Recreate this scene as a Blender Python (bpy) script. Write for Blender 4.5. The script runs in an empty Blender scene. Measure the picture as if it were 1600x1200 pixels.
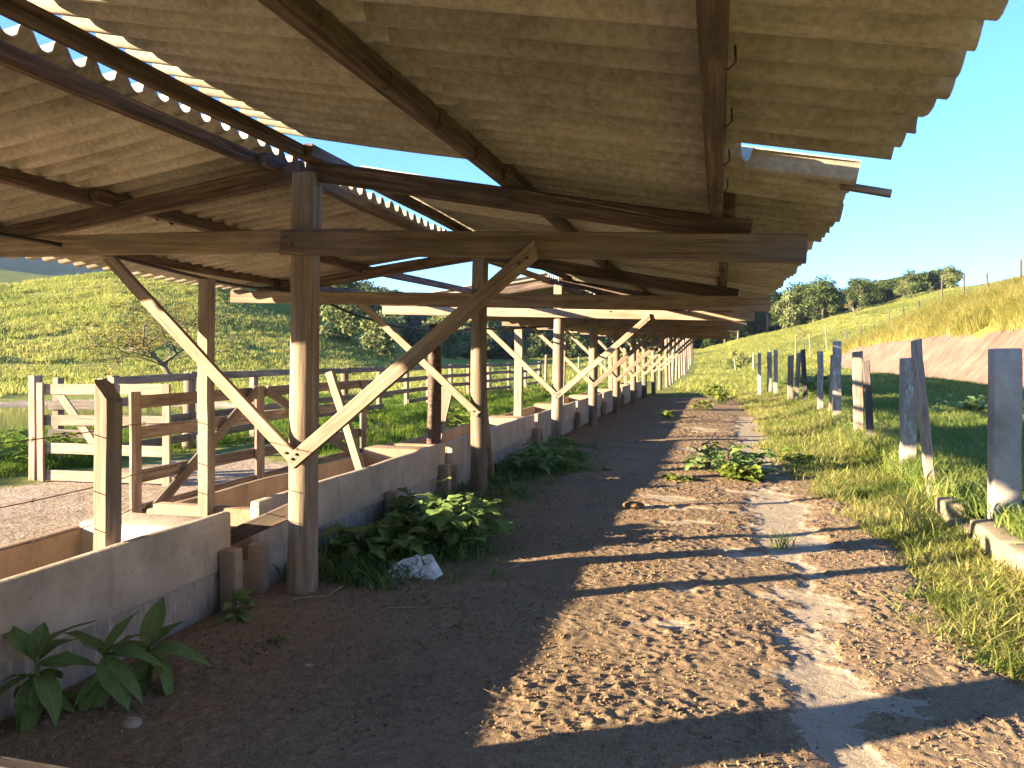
import bpy, math, random
import numpy as np
from mathutils import Vector, Matrix, Euler

random.seed(7)
RNG = np.random.default_rng(11)
R = math.radians

# ------------------------------------------------------------------ camera, sky, sun, exposure
scene = bpy.context.scene
COL = scene.collection
CAM_H = 1.6
YAW = math.atan(320.0 / 1180.0)
cam_data = bpy.data.cameras.new('camera')
cam = bpy.data.objects.new('camera', cam_data)
COL.objects.link(cam)
cam.location = (0, 0, CAM_H)
cam.rotation_euler = (R(90), 0, YAW)
cam_data.sensor_width = 36.0
cam_data.lens = 36.0 * 1180.0 / 1600.0
cam_data.shift_y = -42.0 / 1600.0
cam_data.clip_start = 0.05
cam_data.clip_end = 6000
scene.camera = cam

SUN_DIR = Vector((0.853, 0.522, -0.205)).normalized()      # the way the light travels
SUN_EL = math.asin(-SUN_DIR.z)
SUN_ROT = math.atan2(-SUN_DIR.x, -SUN_DIR.y)
world = bpy.data.worlds.new('World')
scene.world = world
world.use_nodes = True
wn = world.node_tree.nodes
wl = world.node_tree.links
bg = wn['Background']
sky = wn.new('ShaderNodeTexSky')
sky.sky_type = 'NISHITA'
sky.sun_disc = False
sky.sun_elevation = SUN_EL
sky.sun_rotation = SUN_ROT % (2 * math.pi)
sky.altitude = 0
sky.air_density = 1.0
sky.dust_density = 0.5
sky.ozone_density = 6.9
wl.new(sky.outputs[0], bg.inputs[0])
bg.inputs[1].default_value = 0.051

sun_data = bpy.data.lights.new('sun', 'SUN')
sun_data.energy = 3.4
sun_data.angle = R(0.5)
sun_data.color = (1.0, 0.77, 0.50)
sun = bpy.data.objects.new('sun', sun_data)
COL.objects.link(sun)
sun.location = (-40, -25, 30)
sun.rotation_euler = SUN_DIR.to_track_quat('-Z', 'Y').to_euler()

vs = scene.view_settings
vs.view_transform = 'Standard'
vs.look = 'None'
vs.exposure = 3.56
vs.gamma = 1.0
vs.use_curve_mapping = False
scene.cycles.max_bounces = 8
scene.cycles.diffuse_bounces = 5
scene.cycles.transparent_max_bounces = 8
scene.cycles.volume_bounces = 0
scene.cycles.use_denoising = True

# ------------------------------------------------------------------ numpy noise
_T = np.random.default_rng(5).random((256, 256))
def vnoise(x, y, seed=0):
    x = np.asarray(x, float) + seed * 17.31
    y = np.asarray(y, float) + seed * 9.77
    xi = np.floor(x).astype(int); yi = np.floor(y).astype(int)
    fx = x - xi; fy = y - yi
    fx = fx * fx * (3 - 2 * fx); fy = fy * fy * (3 - 2 * fy)
    a = _T[xi & 255, yi & 255]; b = _T[(xi + 1) & 255, yi & 255]
    c = _T[xi & 255, (yi + 1) & 255]; d = _T[(xi + 1) & 255, (yi + 1) & 255]
    return (a * (1 - fx) + b * fx) * (1 - fy) + (c * (1 - fx) + d * fx) * fy
def fbm(x, y, octv=4, seed=0):
    s = 0; amp = .5; tot = 0
    for i in range(octv):
        s = s + amp * vnoise(x * 2 ** i, y * 2 ** i, seed + i * 3); tot += amp; amp *= .5
    return s / tot
def sm(a, b, x):
    t = np.clip((np.asarray(x, float) - a) / (b - a), 0, 1)
    return t * t * (3 - 2 * t)

# ------------------------------------------------------------------ terrain height
def H(x, y):
    x = np.asarray(x, float); y = np.asarray(y, float)
    dist = np.hypot(x, y); az = np.degrees(np.arctan2(x, np.maximum(y, 1e-3)))
    z = np.zeros(np.broadcast(x, y).shape)
    # raised field behind the kerb, then the cut bank
    st = np.where(y < 12.5, sm(2.10, 2.22, x), sm(1.5, 2.6, x)) * np.where(y < 12.5, .27, .22)
    z = z + st + .40 * np.clip((x - 2.3) / 6.6, 0, 1) * (1 - sm(60, 110, y))
    wob = (fbm(y / 3.0, x * 0 + 1.3, 3, 2) - .5) * 1.1
    bank = np.interp(x + wob, [8.9, 9.3, 10.4, 12.5, 14, 20, 40, 100, 400], [0, .45, 1.9, 3.5, 4.2, 4.9, 6.0, 8.0, 10])
    z = z + bank * (1 - sm(48, 100, y))
    # far meadow rising to the right
    hr = np.interp(x, [-80, -30, -2.5, 10, 26, 34, 60, 140, 400], [.3, 1.0, 2.6, 5.6, 10.0, 12.2, 17, 24, 30])
    z = z + hr * sm(52, 150, y) 
    # hill on the left
    hl = np.interp(az, [-120, -90, -75, -56, -49, -43, -37, -32, -27.5, -23.5, -20, -17], [4, 9, 11, 9.9, 10.2, 12.9, 12.6, 9.3, 5.6, 2.4, .6, 0])
    z = z + hl * sm(46, 118, dist) * (1 - .75 * sm(135, 230, dist))
    # wooded hill behind
    hf = np.interp(az, [-120, -60, -38, -31, -27, -22, -15, -8, -2, 2], [34, 30, 23, 20, 18, 15.5, 11, 5, 1, 0])
    z = z + hf * sm(150, 300, dist)
    far = sm(30, 90, dist)
    z = z + far * (fbm(x / 14, y / 14, 4, 9) - .5) * 1.6 + far * (fbm(x / 4, y / 4, 3, 4) - .5) * .5
    # trampled ground in the corral, slightly uneven
    z = z + (1 - far) * (fbm(x / 2.2, y / 2.2, 4, 6) - .5) * .06 * sm(3.4, 5, -x)
    # pond hollow
    z = z - .55 * sm(7.5, 5.0, np.hypot((x + 20) / 1.15, y - 17.5))
    return z
def h(x, y): return float(H(np.array([x]), np.array([y]))[0])
def hit(px, py, t0=3.0, t1=500.0):
    """point on the terrain that lies on a sight line from the standing eye"""
    r = (px - 800) / 1180.0; u = (558.0 - py) / 1180.0
    dx = r * math.cos(YAW) - math.sin(YAW); dy = r * math.sin(YAW) + math.cos(YAW)
    t = np.geomspace(t0, t1, 3000)
    below = (CAM_H + u * t) < H(dx * t, dy * t)
    k = int(np.argmax(below)) if below.any() else len(t) - 1
    return Vector((dx * t[k], dy * t[k], h(dx * t[k], dy * t[k])))

# ------------------------------------------------------------------ materials
def new_mat(name):
    m = bpy.data.materials.new(name); m.use_nodes = True
    nt = m.node_tree
    return m, nt, nt.nodes['Principled BSDF']
def nd(nt, typ, **kw):
    n = nt.nodes.new(typ)
    for k, v in kw.items():
        if k in n.inputs: n.inputs[k].default_value = v
        else: setattr(n, k, v)
    return n
def ramp(nt, stops, src):
    r = nt.nodes.new('ShaderNodeValToRGB')
    els = r.color_ramp.elements
    while len(els) < len(stops): els.new(.5)
    for e, (p, c) in zip(els, stops):
        e.position = p; e.color = (*c, 1) if len(c) == 3 else c
    nt.links.new(src, r.inputs[0])
    return r.outputs[0]
def mix(nt, fac, a, b, mode='MIX'):
    m = nt.nodes.new('ShaderNodeMix'); m.data_type = 'RGBA'; m.blend_type = mode
    for sock, v in ((m.inputs[0], fac), (m.inputs[6], a), (m.inputs[7], b)):
        if isinstance(v, bpy.types.NodeSocket): nt.links.new(v, sock)
        elif isinstance(v, (int, float)): sock.default_value = v
        else: sock.default_value = (*v, 1) if len(v) == 3 else v
    return m.outputs[2]
def mth(nt, op, a, b=None):
    m = nt.nodes.new('ShaderNodeMath'); m.operation = op
    for i, v in enumerate((a, b)):
        if v is None: continue
        if isinstance(v, bpy.types.NodeSocket): nt.links.new(v, m.inputs[i])
        else: m.inputs[i].default_value = v
    return m.outputs[0]
def noise(nt, vec, scale, detail=4, rough=.55, dist=0):
    n = nt.nodes.new('ShaderNodeTexNoise')
    n.inputs['Scale'].default_value = scale; n.inputs['Detail'].default_value = detail
    n.inputs['Roughness'].default_value = rough; n.inputs['Distortion'].default_value = dist
    if vec is not None: nt.links.new(vec, n.inputs['Vector'])
    return n.outputs['Fac']
def coords(nt, scale=(1, 1, 1), rnd=True, kind='Object'):
    tc = nt.nodes.new('ShaderNodeTexCoord')
    out = tc.outputs[kind]
    if rnd:
        oi = nt.nodes.new('ShaderNodeObjectInfo')
        k = nt.nodes.new('ShaderNodeVectorMath'); k.operation = 'SCALE'; k.inputs[0].default_value = (37, 23, 51)
        nt.links.new(oi.outputs['Random'], k.inputs['Scale'])
        a = nt.nodes.new('ShaderNodeVectorMath'); a.operation = 'ADD'
        nt.links.new(out, a.inputs[0]); nt.links.new(k.outputs[0], a.inputs[1]); out = a.outputs[0]
    mp = nt.nodes.new('ShaderNodeMapping'); mp.inputs['Scale'].default_value = scale
    nt.links.new(out, mp.inputs[0])
    return mp.outputs[0]
def bump(nt, bsdf, hsock, strength=.4, dist=.01):
    b = nt.nodes.new('ShaderNodeBump'); b.inputs['Strength'].default_value = strength; b.inputs['Distance'].default_value = dist
    nt.links.new(hsock, b.inputs['Height']); nt.links.new(b.outputs[0], bsdf.inputs['Normal'])
def objrand(nt): return nt.nodes.new('ShaderNodeObjectInfo').outputs['Random']

def wood(name, dark, midc, light, stain=.5, axis='X'):
    m, nt, b = new_mat(name)
    sc = {'X': (1.1, 22, 22), 'Z': (16, 16, .9)}[axis]
    g = noise(nt, coords(nt, sc), 1.6, 6, .65, .6)
    big = noise(nt, coords(nt, (1.6, 5, 5) if axis == 'X' else (5, 5, 1.2)), 1.3, 4, .6)
    c = ramp(nt, [(.30, dark), (.5, midc), (.72, light)], g)
    c = mix(nt, mth(nt, 'MULTIPLY', ramp(nt, [(.46, (0, 0, 0)), (.66, (1, 1, 1))], big), stain), c, dark)
    # dark checks running with the grain
    ck = noise(nt, coords(nt, (.8, 55, 55) if axis == 'X' else (42, 42, .55)), 1.0, 3, .5, .3)
    chk = ramp(nt, [(.66, (0, 0, 0)), (.72, (1, 1, 1))], ck)
    c = mix(nt, mth(nt, 'MULTIPLY', chk, .75), c, tuple(v * .3 for v in dark))
    v = mth(nt, 'ADD', mth(nt, 'MULTIPLY', objrand(nt), .5), .75)
    hs = nt.nodes.new('ShaderNodeHueSaturation'); nt.links.new(v, hs.inputs['Value']); nt.links.new(c, hs.inputs['Color']); hs.inputs['Saturation'].default_value = .80
    grey = ramp(nt, [(.45, (0, 0, 0)), (.68, (1, 1, 1))], noise(nt, coords(nt, (.9, 3, 3) if axis == 'X' else (4, 4, .8)), 2.1, 5, .6))
    cc = mix(nt, mth(nt, 'MULTIPLY', grey, .4), hs.outputs[0], tuple((midc[0] * .3 + midc[1] * .4 + midc[2] * .3) * f for f in (.98, .95, .88)))
    nt.links.new(cc, b.inputs['Base Color'])
    b.inputs['Roughness'].default_value = .85
    b.inputs['Specular IOR Level'].default_value = .2
    bump(nt, b, mth(nt, 'SUBTRACT', g, mth(nt, 'MULTIPLY', chk, .8)), .7, .006)
    return m
M = {}
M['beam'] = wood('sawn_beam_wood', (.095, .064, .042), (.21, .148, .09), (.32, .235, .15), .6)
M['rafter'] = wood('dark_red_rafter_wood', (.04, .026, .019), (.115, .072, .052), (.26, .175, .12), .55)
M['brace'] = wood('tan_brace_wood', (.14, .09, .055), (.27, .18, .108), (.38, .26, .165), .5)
M['column'] = wood('round_log_wood', (.12, .085, .052), (.225, .16, .10), (.31, .235, .15), .5, 'Z')
M['grey_wood'] = wood('weathered_grey_wood', (.085, .065, .05), (.22, .17, .125), (.36, .29, .215), .5)
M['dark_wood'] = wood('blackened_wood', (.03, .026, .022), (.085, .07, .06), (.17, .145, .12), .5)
M['pale_wood'] = wood('pale_sunbleached_wood', (.12, .085, .056), (.26, .19, .125), (.37, .285, .195), .6)

def concrete(name, a, bcol, mossy=.3, white=.0):
    m, nt, b = new_mat(name)
    co = coords(nt, (1, 1, 1))
    n1 = noise(nt, co, 3.4, 9, .7); n2 = noise(nt, co, 38, 5, .65); n3 = noise(nt, co, 1.2, 6, .65, .6)
    c = ramp(nt, [(.3, a), (.7, bcol)], n1)
    c = mix(nt, mth(nt, 'MULTIPLY', ramp(nt, [(.5, (0, 0, 0)), (.72, (1, 1, 1))], n3), mossy), c, (.075, .062, .045))
    # stains running down
    st = noise(nt, coords(nt, (3.2, 3.2, 1.0)), 1.6, 6, .7, .5)
    c = mix(nt, mth(nt, 'MULTIPLY', ramp(nt, [(.52, (0, 0, 0)), (.72, (1, 1, 1))], st), .45), c, tuple(v * .45 for v in a))
    if white:
        wv = ramp(nt, [(.5, (0, 0, 0)), (.66, (1, 1, 1))], noise(nt, coords(nt, (14, 14, 2.4)), 1.7, 8, .75))
        c = mix(nt, mth(nt, 'MULTIPLY', wv, white), c, (.62, .62, .60))
    pit = ramp(nt, [(.68, (1, 1, 1)), (.73, (0, 0, 0))], noise(nt, co, 40, 3, .6))
    c = mix(nt, mth(nt, 'MULTIPLY', mth(nt, 'SUBTRACT', 1.0, pit), .6), c, tuple(v * .35 for v in a))
    nt.links.new(c, b.inputs['Base Color'])
    b.inputs['Roughness'].default_value = .92; b.inputs['Specular IOR Level'].default_value = .15
    bump(nt, b, mth(nt, 'ADD', mth(nt, 'ADD', n2, n1), mth(nt, 'MULTIPLY', pit, .6)), .55, .008)
    return m
M['trough'] = concrete('trough_render', (.36, .305, .24), (.52, .455, .375), .3)
M['trough_in'] = concrete('trough_inside', (.24, .17, .115), (.36, .27, .19), .4)
M['plinth'] = concrete('limewashed_plinth', (.24, .205, .165), (.42, .37, .31), .5, .4)
M['stub'] = concrete('stub_concrete', (.27, .21, .15), (.40, .32, .24), .5)
M['post_conc'] = concrete('fence_post_concrete', (.25, .225, .195), (.42, .385, .34), .55, .0)
M['post_white'] = concrete('flaking_limewash_post', (.19, .17, .148), (.34, .31, .27), .35, .8)
M['kerb'] = concrete('kerb_concrete', (.17, .145, .10), (.31, .265, .19), .7)

def sheet_mat():
    m, nt, b = new_mat('old_fibre_cement')
    co = coords(nt, (1, 1, 1))
    n1 = noise(nt, co, 2.2, 6, .6); n2 = noise(nt, co, 34, 6, .7); n3 = noise(nt, coords(nt, (.7, 1.4, 1)), 2.2, 7, .7, .6)
    c = ramp(nt, [(.28, (.25, .22, .17)), (.5, (.38, .345, .28)), (.75, (.50, .465, .385))], n1)
    c = mix(nt, .35, c, ramp(nt, [(.36, (.13, .115, .085)), (.64, (.54, .50, .41))], n2))
    c = mix(nt, mth(nt, 'MULTIPLY', ramp(nt, [(.54, (0, 0, 0)), (.70, (1, 1, 1))], n3), .5), c, (.09, .085, .06))
    v = mth(nt, 'ADD', mth(nt, 'MULTIPLY', objrand(nt), .6), .68)
    # water streaks running down the slope and lichen spots
    sk = noise(nt, coords(nt, (.5, 7, 1)), 1.5, 5, .65, .3)
    c = mix(nt, mth(nt, 'MULTIPLY', ramp(nt, [(.53, (0, 0, 0)), (.68, (1, 1, 1))], sk), .3), c, (.11, .092, .06))
    ls_ = noise(nt, co, 14, 3, .5)
    c = mix(nt, mth(nt, 'MULTIPLY', ramp(nt, [(.66, (0, 0, 0)), (.74, (1, 1, 1))], ls_), .5), c, (.52, .48, .38))
    hs = nt.nodes.new('ShaderNodeHueSaturation'); nt.links.new(v, hs.inputs['Value']); nt.links.new(c, hs.inputs['Color'])
    nt.links.new(hs.outputs[0], b.inputs['Base Color'])
    b.inputs['Roughness'].default_value = .9; b.inputs['Specular IOR Level'].default_value = .15
    bump(nt, b, n2, .35, .004)
    return m
M['sheet'] = sheet_mat()

def plain(name, col, rough=.7, spec=.3):
    m, nt, b = new_mat(name)
    n = noise(nt, coords(nt), 12, 4, .6)
    nt.links.new(ramp(nt, [(.3, tuple(v * .7 for v in col)), (.7, tuple(min(1, v * 1.25) for v in col))], n), b.inputs['Base Color'])
    b.inputs['Roughness'].default_value = rough; b.inputs['Specular IOR Level'].default_value = spec
    return m
M['wire'] = plain('rusty_wire', (.10, .07, .05), .7, .4)
M['hose'] = plain('black_hose', (.018, .018, .018), .5, .4)
M['dung'] = plain('dry_dung', (.16, .10, .05), .95, .1)
M['stone'] = plain('pale_stone', (.36, .30, .25), .9, .2)
M['straw'] = plain('dry_straw', (.30, .23, .14), .9, .1)
M['iron'] = plain('rusty_hook', (.06, .04, .03), .7, .4)

def foliage(name, stops, trans=.35, rough=.6, nscale=0, big=None):
    """leaf colour varies from instance to instance and island to island"""
    m, nt, b = new_mat(name)
    geo = nt.nodes.new('ShaderNodeNewGeometry')
    v = mth(nt, 'FRACT', mth(nt, 'ADD', geo.outputs['Random Per Island'], mth(nt, 'MULTIPLY', objrand(nt), .37)))
    if big:
        tc = nt.nodes.new('ShaderNodeNewGeometry')
        nb = noise(nt, tc.outputs['Position'], big, 3, .6)
        v = mth(nt, 'ADD', mth(nt, 'MULTIPLY', v, .62), mth(nt, 'SUBTRACT', mth(nt, 'MULTIPLY', nb, 1.5), .56))
    c = ramp(nt, stops, v)
    if nscale:
        tcv = nt.nodes.new('ShaderNodeTexCoord'); sx = nt.nodes.new('ShaderNodeSeparateXYZ'); nt.links.new(tcv.outputs['Object'], sx.inputs[0])
        ay_ = mth(nt, 'ABSOLUTE', sx.outputs['Y'])
        mid = mth(nt, 'LESS_THAN', ay_, .0022)
        side = mth(nt, 'GREATER_THAN', mth(nt, 'SINE', mth(nt, 'MULTIPLY', mth(nt, 'SUBTRACT', sx.outputs['X'], mth(nt, 'MULTIPLY', ay_, .8)), nscale)), .93)
        blot = noise(nt, tcv.outputs['Object'], 28, 4, .6)
        c = mix(nt, mth(nt, 'MULTIPLY', ramp(nt, [(.5, (0, 0, 0)), (.7, (1, 1, 1))], blot), .5), c, tuple(q * .55 for q in stops[0][1]))
        c = mix(nt, mth(nt, 'MAXIMUM', mth(nt, 'MULTIPLY', mid, .7), mth(nt, 'MULTIPLY', side, .28)), c, (.30, .36, .16))
        bump(nt, b, mth(nt, 'SUBTRACT', blot, mth(nt, 'MULTIPLY', side, .5)), .5, .004)
    nt.links.new(c, b.inputs['Base Color'])
    b.inputs['Roughness'].default_value = rough + .15; b.inputs['Specular IOR Level'].default_value = .18
    tr = nt.nodes.new('ShaderNodeBsdfTranslucent'); nt.links.new(c, tr.inputs[0])
    mx = nt.nodes.new('ShaderNodeMixShader'); mx.inputs[0].default_value = trans
    nt.links.new(b.outputs[0], mx.inputs[1]); nt.links.new(tr.outputs[0], mx.inputs[2])
    nt.links.new(mx.outputs[0], nt.nodes['Material Output'].inputs[0])
    return m
M['grass_verge'] = foliage('verge_grass', [(0, (.09, .155, .03)), (.35, (.20, .245, .055)), (.62, (.37, .35, .115)), (1, (.56, .47, .24))], .5, big=.7)
M['grass_field'] = foliage('field_grass', [(0, (.09, .16, .035)), (.5, (.19, .25, .06)), (1, (.36, .37, .13))], .45, big=.4)
M['grass_lush'] = foliage('lush_grass', [(0, (.06, .13, .015)), (.6, (.12, .20, .025)), (1, (.22, .25, .05))], .4, big=.5)
M['grass_tall'] = foliage('tall_dry_grass', [(0, (.12, .16, .03)), (.35, (.25, .25, .055)), (.7, (.40, .35, .115)), (1, (.55, .46, .2))], .45, big=.7)
M['grass_hill'] = foliage('hill_grass', [(0, (.13, .18, .04)), (.4, (.27, .30, .07)), (1, (.44, .42, .14))], .5, big=.09)
M['leaf_tree'] = foliage('tree_leaves', [(0, (.025, .045, .012)), (.5, (.05, .08, .02)), (1, (.10, .125, .035))], .3)
M['leaf_tree_b'] = foliage('light_tree_leaves', [(0, (.06, .09, .03)), (.5, (.12, .15, .05)), (1, (.2, .21, .09))], .3)
M['leaf_wood'] = foliage('woodland_leaves', [(0, (.018, .036, .016)), (.5, (.035, .058, .025)), (1, (.07, .09, .035))], .2)
M['leaf_weed'] = foliage('weed_leaves', [(0, (.09, .17, .055)), (.5, (.14, .235, .075)), (1, (.20, .30, .09))], .35, .5, 380)
M['leaf_broad'] = foliage('broad_leaves', [(0, (.09, .16, .055)), (.5, (.12, .21, .07)), (1, (.17, .25, .075))], .3, .5, 260)
M['leaf_sun'] = foliage('sunlit_weed_leaves', [(0, (.07, .13, .02)), (.5, (.13, .20, .03)), (1, (.22, .26, .05))], .4, .5)
M['leaf_weed_g'] = foliage('undergrowth_leaves', [(0, (.08, .14, .045)), (.5, (.13, .21, .065)), (1, (.19, .27, .08))], .4)
M['stem'] = plain('green_stem', (.11, .14, .05), .7)
M['bark'] = plain('grey_bark', (.21, .18, .14), .95, .1)
M['bark_olive'] = plain('olive_bark', (.15, .135, .09), .95, .1)
M['bark_dark'] = plain('dark_bark', (.09, .07, .05), .95, .1)
M['leaf_dry'] = foliage('sparse_yellow_leaves', [(0, (.12, .12, .03)), (.7, (.22, .2, .05)), (1, (.45, .32, .03))], .35)
M['crumb'] = plain('pale_dry_crumb', (.25, .19, .125), .95, .1)
M['clod'] = plain('soil_clod', (.19, .13, .075), .95, .1)

def bag_mat():
    m, nt, b = new_mat('white_plastic')
    n = noise(nt, coords(nt), 9, 4, .6)
    nt.links.new(ramp(nt, [(.35, (.45, .46, .46)), (.6, (.72, .74, .75))], n), b.inputs['Base Color'])
    b.inputs['Roughness'].default_value = .35
    return m
M['bag'] = bag_mat()
def water_mat():
    m, nt, b = new_mat('pond_water')
    b.inputs['Base Color'].default_value = (.03, .04, .025, 1); b.inputs['Roughness'].default_value = .06
    bump(nt, b, noise(nt, coords(nt, rnd=False), 3, 3, .5), .05, .02)
    return m
M['water'] = water_mat()

def ground_mat():
    m, nt, b = new_mat('pasture_ground')
    g = nt.nodes.new('ShaderNodeNewGeometry').outputs['Position']
    def attr(n):
        a = nt.nodes.new('ShaderNodeAttribute'); a.attribute_name = n; return a.outputs['Fac']
    n_s = noise(nt, g, 6, 6, .65); n_m = noise(nt, g, .5, 5, .6); n_b = noise(nt, g, .07, 5, .62, .4); n_f = noise(nt, g, 30, 5, .65)
    grass = ramp(nt, [(.25, (.12, .155, .035)), (.5, (.22, .245, .06)), (.75, (.34, .33, .10))], n_m)
    grass = mix(nt, .5, grass, ramp(nt, [(.3, (.10, .14, .03)), (.55, (.22, .245, .06)), (.75, (.36, .34, .11))], n_b))
    grass = mix(nt, .35, grass, ramp(nt, [(.35, (.04, .05, .012)), (.65, (.24, .22, .07))], n_s))
    # cattle treads along the slope
    tread = noise(nt, coords(nt, (.25, .25, 2.2), False), 1.0, 4, .6)
    grass = mix(nt, mth(nt, 'MULTIPLY', ramp(nt, [(.56, (0, 0, 0)), (.66, (1, 1, 1))], tread), .35), grass, (.06, .075, .025))
    dirt = ramp(nt, [(.3, (.16, .12, .085)), (.5, (.30, .24, .175)), (.72, (.44, .37, .28))], n_s)
    dirt = mix(nt, .4, dirt, ramp(nt, [(.35, (.15, .11, .08)), (.65, (.48, .41, .32))], n_m))
    soil = ramp(nt, [(.3, (.115, .073, .057)), (.55, (.17, .115, .093)), (.75, (.22, .165, .135))], n_m)
    soil = mix(nt, .4, soil, ramp(nt, [(.36, (.072, .046, .036)), (.64, (.225, .165, .132))], noise(nt, coords(nt, (1, 1, .8), False), 1.7, 9, .72, .4)))
    def thr(s, a, lo=.42, hi=.58):
        return ramp(nt, [(lo, (0, 0, 0)), (hi, (1, 1, 1))], mth(nt, 'ADD', mth(nt, 'MULTIPLY', attr(s), .8), mth(nt, 'MULTIPLY', mth(nt, 'SUBTRACT', a, .4), .5)))
    c = mix(nt, thr('dirt', noise(nt, g, 2.2, 6, .65)), grass, dirt)
    c = mix(nt, thr('soil', noise(nt, g, 1.3, 5, .6)), c, soil)
    nt.links.new(c, b.inputs['Base Color'])
    b.inputs['Roughness'].default_value = .97; b.inputs['Specular IOR Level'].default_value = .05
    bump(nt, b, mth(nt, 'ADD', n_s, mth(nt, 'MULTIPLY', n_f, .5)), .9, .05)
    return m
M['ground'] = ground_mat()

def aisle_mat():
    m, nt, b = new_mat('manured_dirt')
    g = nt.nodes.new('ShaderNodeNewGeometry').outputs['Position']
    a = nt.nodes.new('ShaderNodeAttribute'); a.attribute_name = 'slab'
    n1 = noise(nt, g, 9, 6, .7); n2 = noise(nt, g, 48, 5, .7); n3 = noise(nt, g, 1.1, 5, .6); n4 = noise(nt, g, 150, 3, .6)
    c = ramp(nt, [(.3, (.13, .092, .058)), (.5, (.25, .178, .105)), (.7, (.385, .28, .168))], n1)
    c = mix(nt, .5, c, ramp(nt, [(.34, (.08, .058, .04)), (.5, (.23, .165, .105)), (.68, (.42, .31, .195))], n2))
    c = mix(nt, .4, c, ramp(nt, [(.36, (.06, .045, .032)), (.5, (.24, .175, .11)), (.62, (.44, .33, .21))], n4))
    c = mix(nt, mth(nt, 'MULTIPLY', ramp(nt, [(.45, (0, 0, 0)), (.65, (1, 1, 1))], n3), .4), c, (.17, .132, .098))
    slab = ramp(nt, [(.3, (.32, .265, .195)), (.7, (.45, .38, .288))], n1)
    slab = mix(nt, .45, slab, ramp(nt, [(.42, (.16, .12, .08)), (.56, (.44, .375, .285))], n4))
    fac = ramp(nt, [(.45, (0, 0, 0)), (.6, (1, 1, 1))], mth(nt, 'ADD', a.outputs['Fac'], mth(nt, 'MULTIPLY', mth(nt, 'SUBTRACT', n2, .5), .7)))
    c = mix(nt, fac, c, slab)
    nt.links.new(c, b.inputs['Base Color'])
    b.inputs['Roughness'].default_value = .96; b.inputs['Specular IOR Level'].default_value = .06
    bump(nt, b, mth(nt, 'ADD', n2, mth(nt, 'MULTIPLY', n4, .5)), .8, .012)
    return m
M['aisle'] = aisle_mat()
def mountain_mat():
    m, nt, b = new_mat('far_wooded_slope')
    g = nt.nodes.new('ShaderNodeNewGeometry').outputs['Position']
    n = noise(nt, g, .035, 6, .7)
    nt.links.new(ramp(nt, [(.35, (.02, .035, .018)), (.65, (.06, .08, .035))], n), b.inputs['Base Color'])
    b.inputs['Roughness'].default_value = 1; b.inputs['Specular IOR Level'].default_value = 0
    bump(nt, b, n, 1, 12)
    return m
M['mountain'] = mountain_mat()

# ------------------------------------------------------------------ object helpers
def link(o, parent=None):
    COL.objects.link(o)
    if parent is not None:
        o.parent = parent
        o.matrix_parent_inverse = Matrix.Translation(parent.location).inverted()
    return o
def mesh_obj(name, verts, faces, mat, parent=None, smooth=False, mw=None):
    me = bpy.data.meshes.new(name)
    me.from_pydata([tuple(v) for v in verts], [], faces)
    if smooth: me.shade_smooth()
    me.materials.append(mat)
    o = bpy.data.objects.new(name, me)
    if mw is not None: o.matrix_basis = mw
    return link(o, parent)
def tag(o, label, cat=None, group=None, kind=None):
    if label: o['label'] = label
    if cat: o['category'] = cat
    if group: o['group'] = group
    if kind: o['kind'] = kind
    return o
def empty(name, loc, label, cat, group=None):
    o = bpy.data.objects.new(name, None); o.location = loc; o.empty_display_size = .1
    COL.objects.link(o)
    return tag(o, label, cat, group)
def structure(o, label=None, cat=None):
    o['kind'] = 'structure'
    return tag(o, label, cat)
def axis_matrix(a, b, up=(0, 0, 1)):
    a = Vector(a); b = Vector(b); x = (b - a).normalized(); u = Vector(up)
    y = u.cross(x)
    if y.length < 1e-4: y = Vector((0, 1, 0)).cross(x)
    y.normalize(); z = x.cross(y)
    m = Matrix((x, y, z)).transposed().to_4x4(); m.translation = a
    return m, (b - a).length
def board(name, a, b, w, t, mat, parent=None, up=(0, 0, 1), seg=None, wob=.006, cut0=0, cut1=0):
    """sawn board from a to b: w along 'up', t across; worn corners, slight bow, ends cut askew"""
    m, L = axis_matrix(a, b, up)
    seg = seg or max(2, min(14, int(L / .35)))
    bv = min(w, t) * .14
    prof = [(-t / 2 + bv, -w / 2), (t / 2 - bv, -w / 2), (t / 2, -w / 2 + bv), (t / 2, w / 2 - bv),
            (t / 2 - bv, w / 2), (-t / 2 + bv, w / 2), (-t / 2, w / 2 - bv), (-t / 2, -w / 2 + bv)]
    V = []; F = []
    ph = random.random() * 6; bow = random.uniform(-1, 1) * wob * 1.5
    for i in range(seg + 1):
        s = i / seg; x = s * L
        oy = bow * math.sin(math.pi * s) + random.uniform(-1, 1) * wob * .3
        oz = wob * .8 * math.sin(3 * s + ph) + random.uniform(-1, 1) * wob * .3
        for (y, z) in prof:
            k = 1 + random.uniform(-1, 1) * .02
            xx = x + (cut0 * z / w if i == 0 else cut1 * z / w if i == seg else 0)
            V.append((xx, y * k + oy, z * k + oz))
    for i in range(seg):
        for j in range(8):
            p = i * 8 + j; q = i * 8 + (j + 1) % 8
            F.append((p, q, q + 8, p + 8))
    F.append(tuple(range(7, -1, -1))); F.append(tuple(range(seg * 8, seg * 8 + 8)))
    return mesh_obj(name, V, F, mat, parent, False, m)
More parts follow.
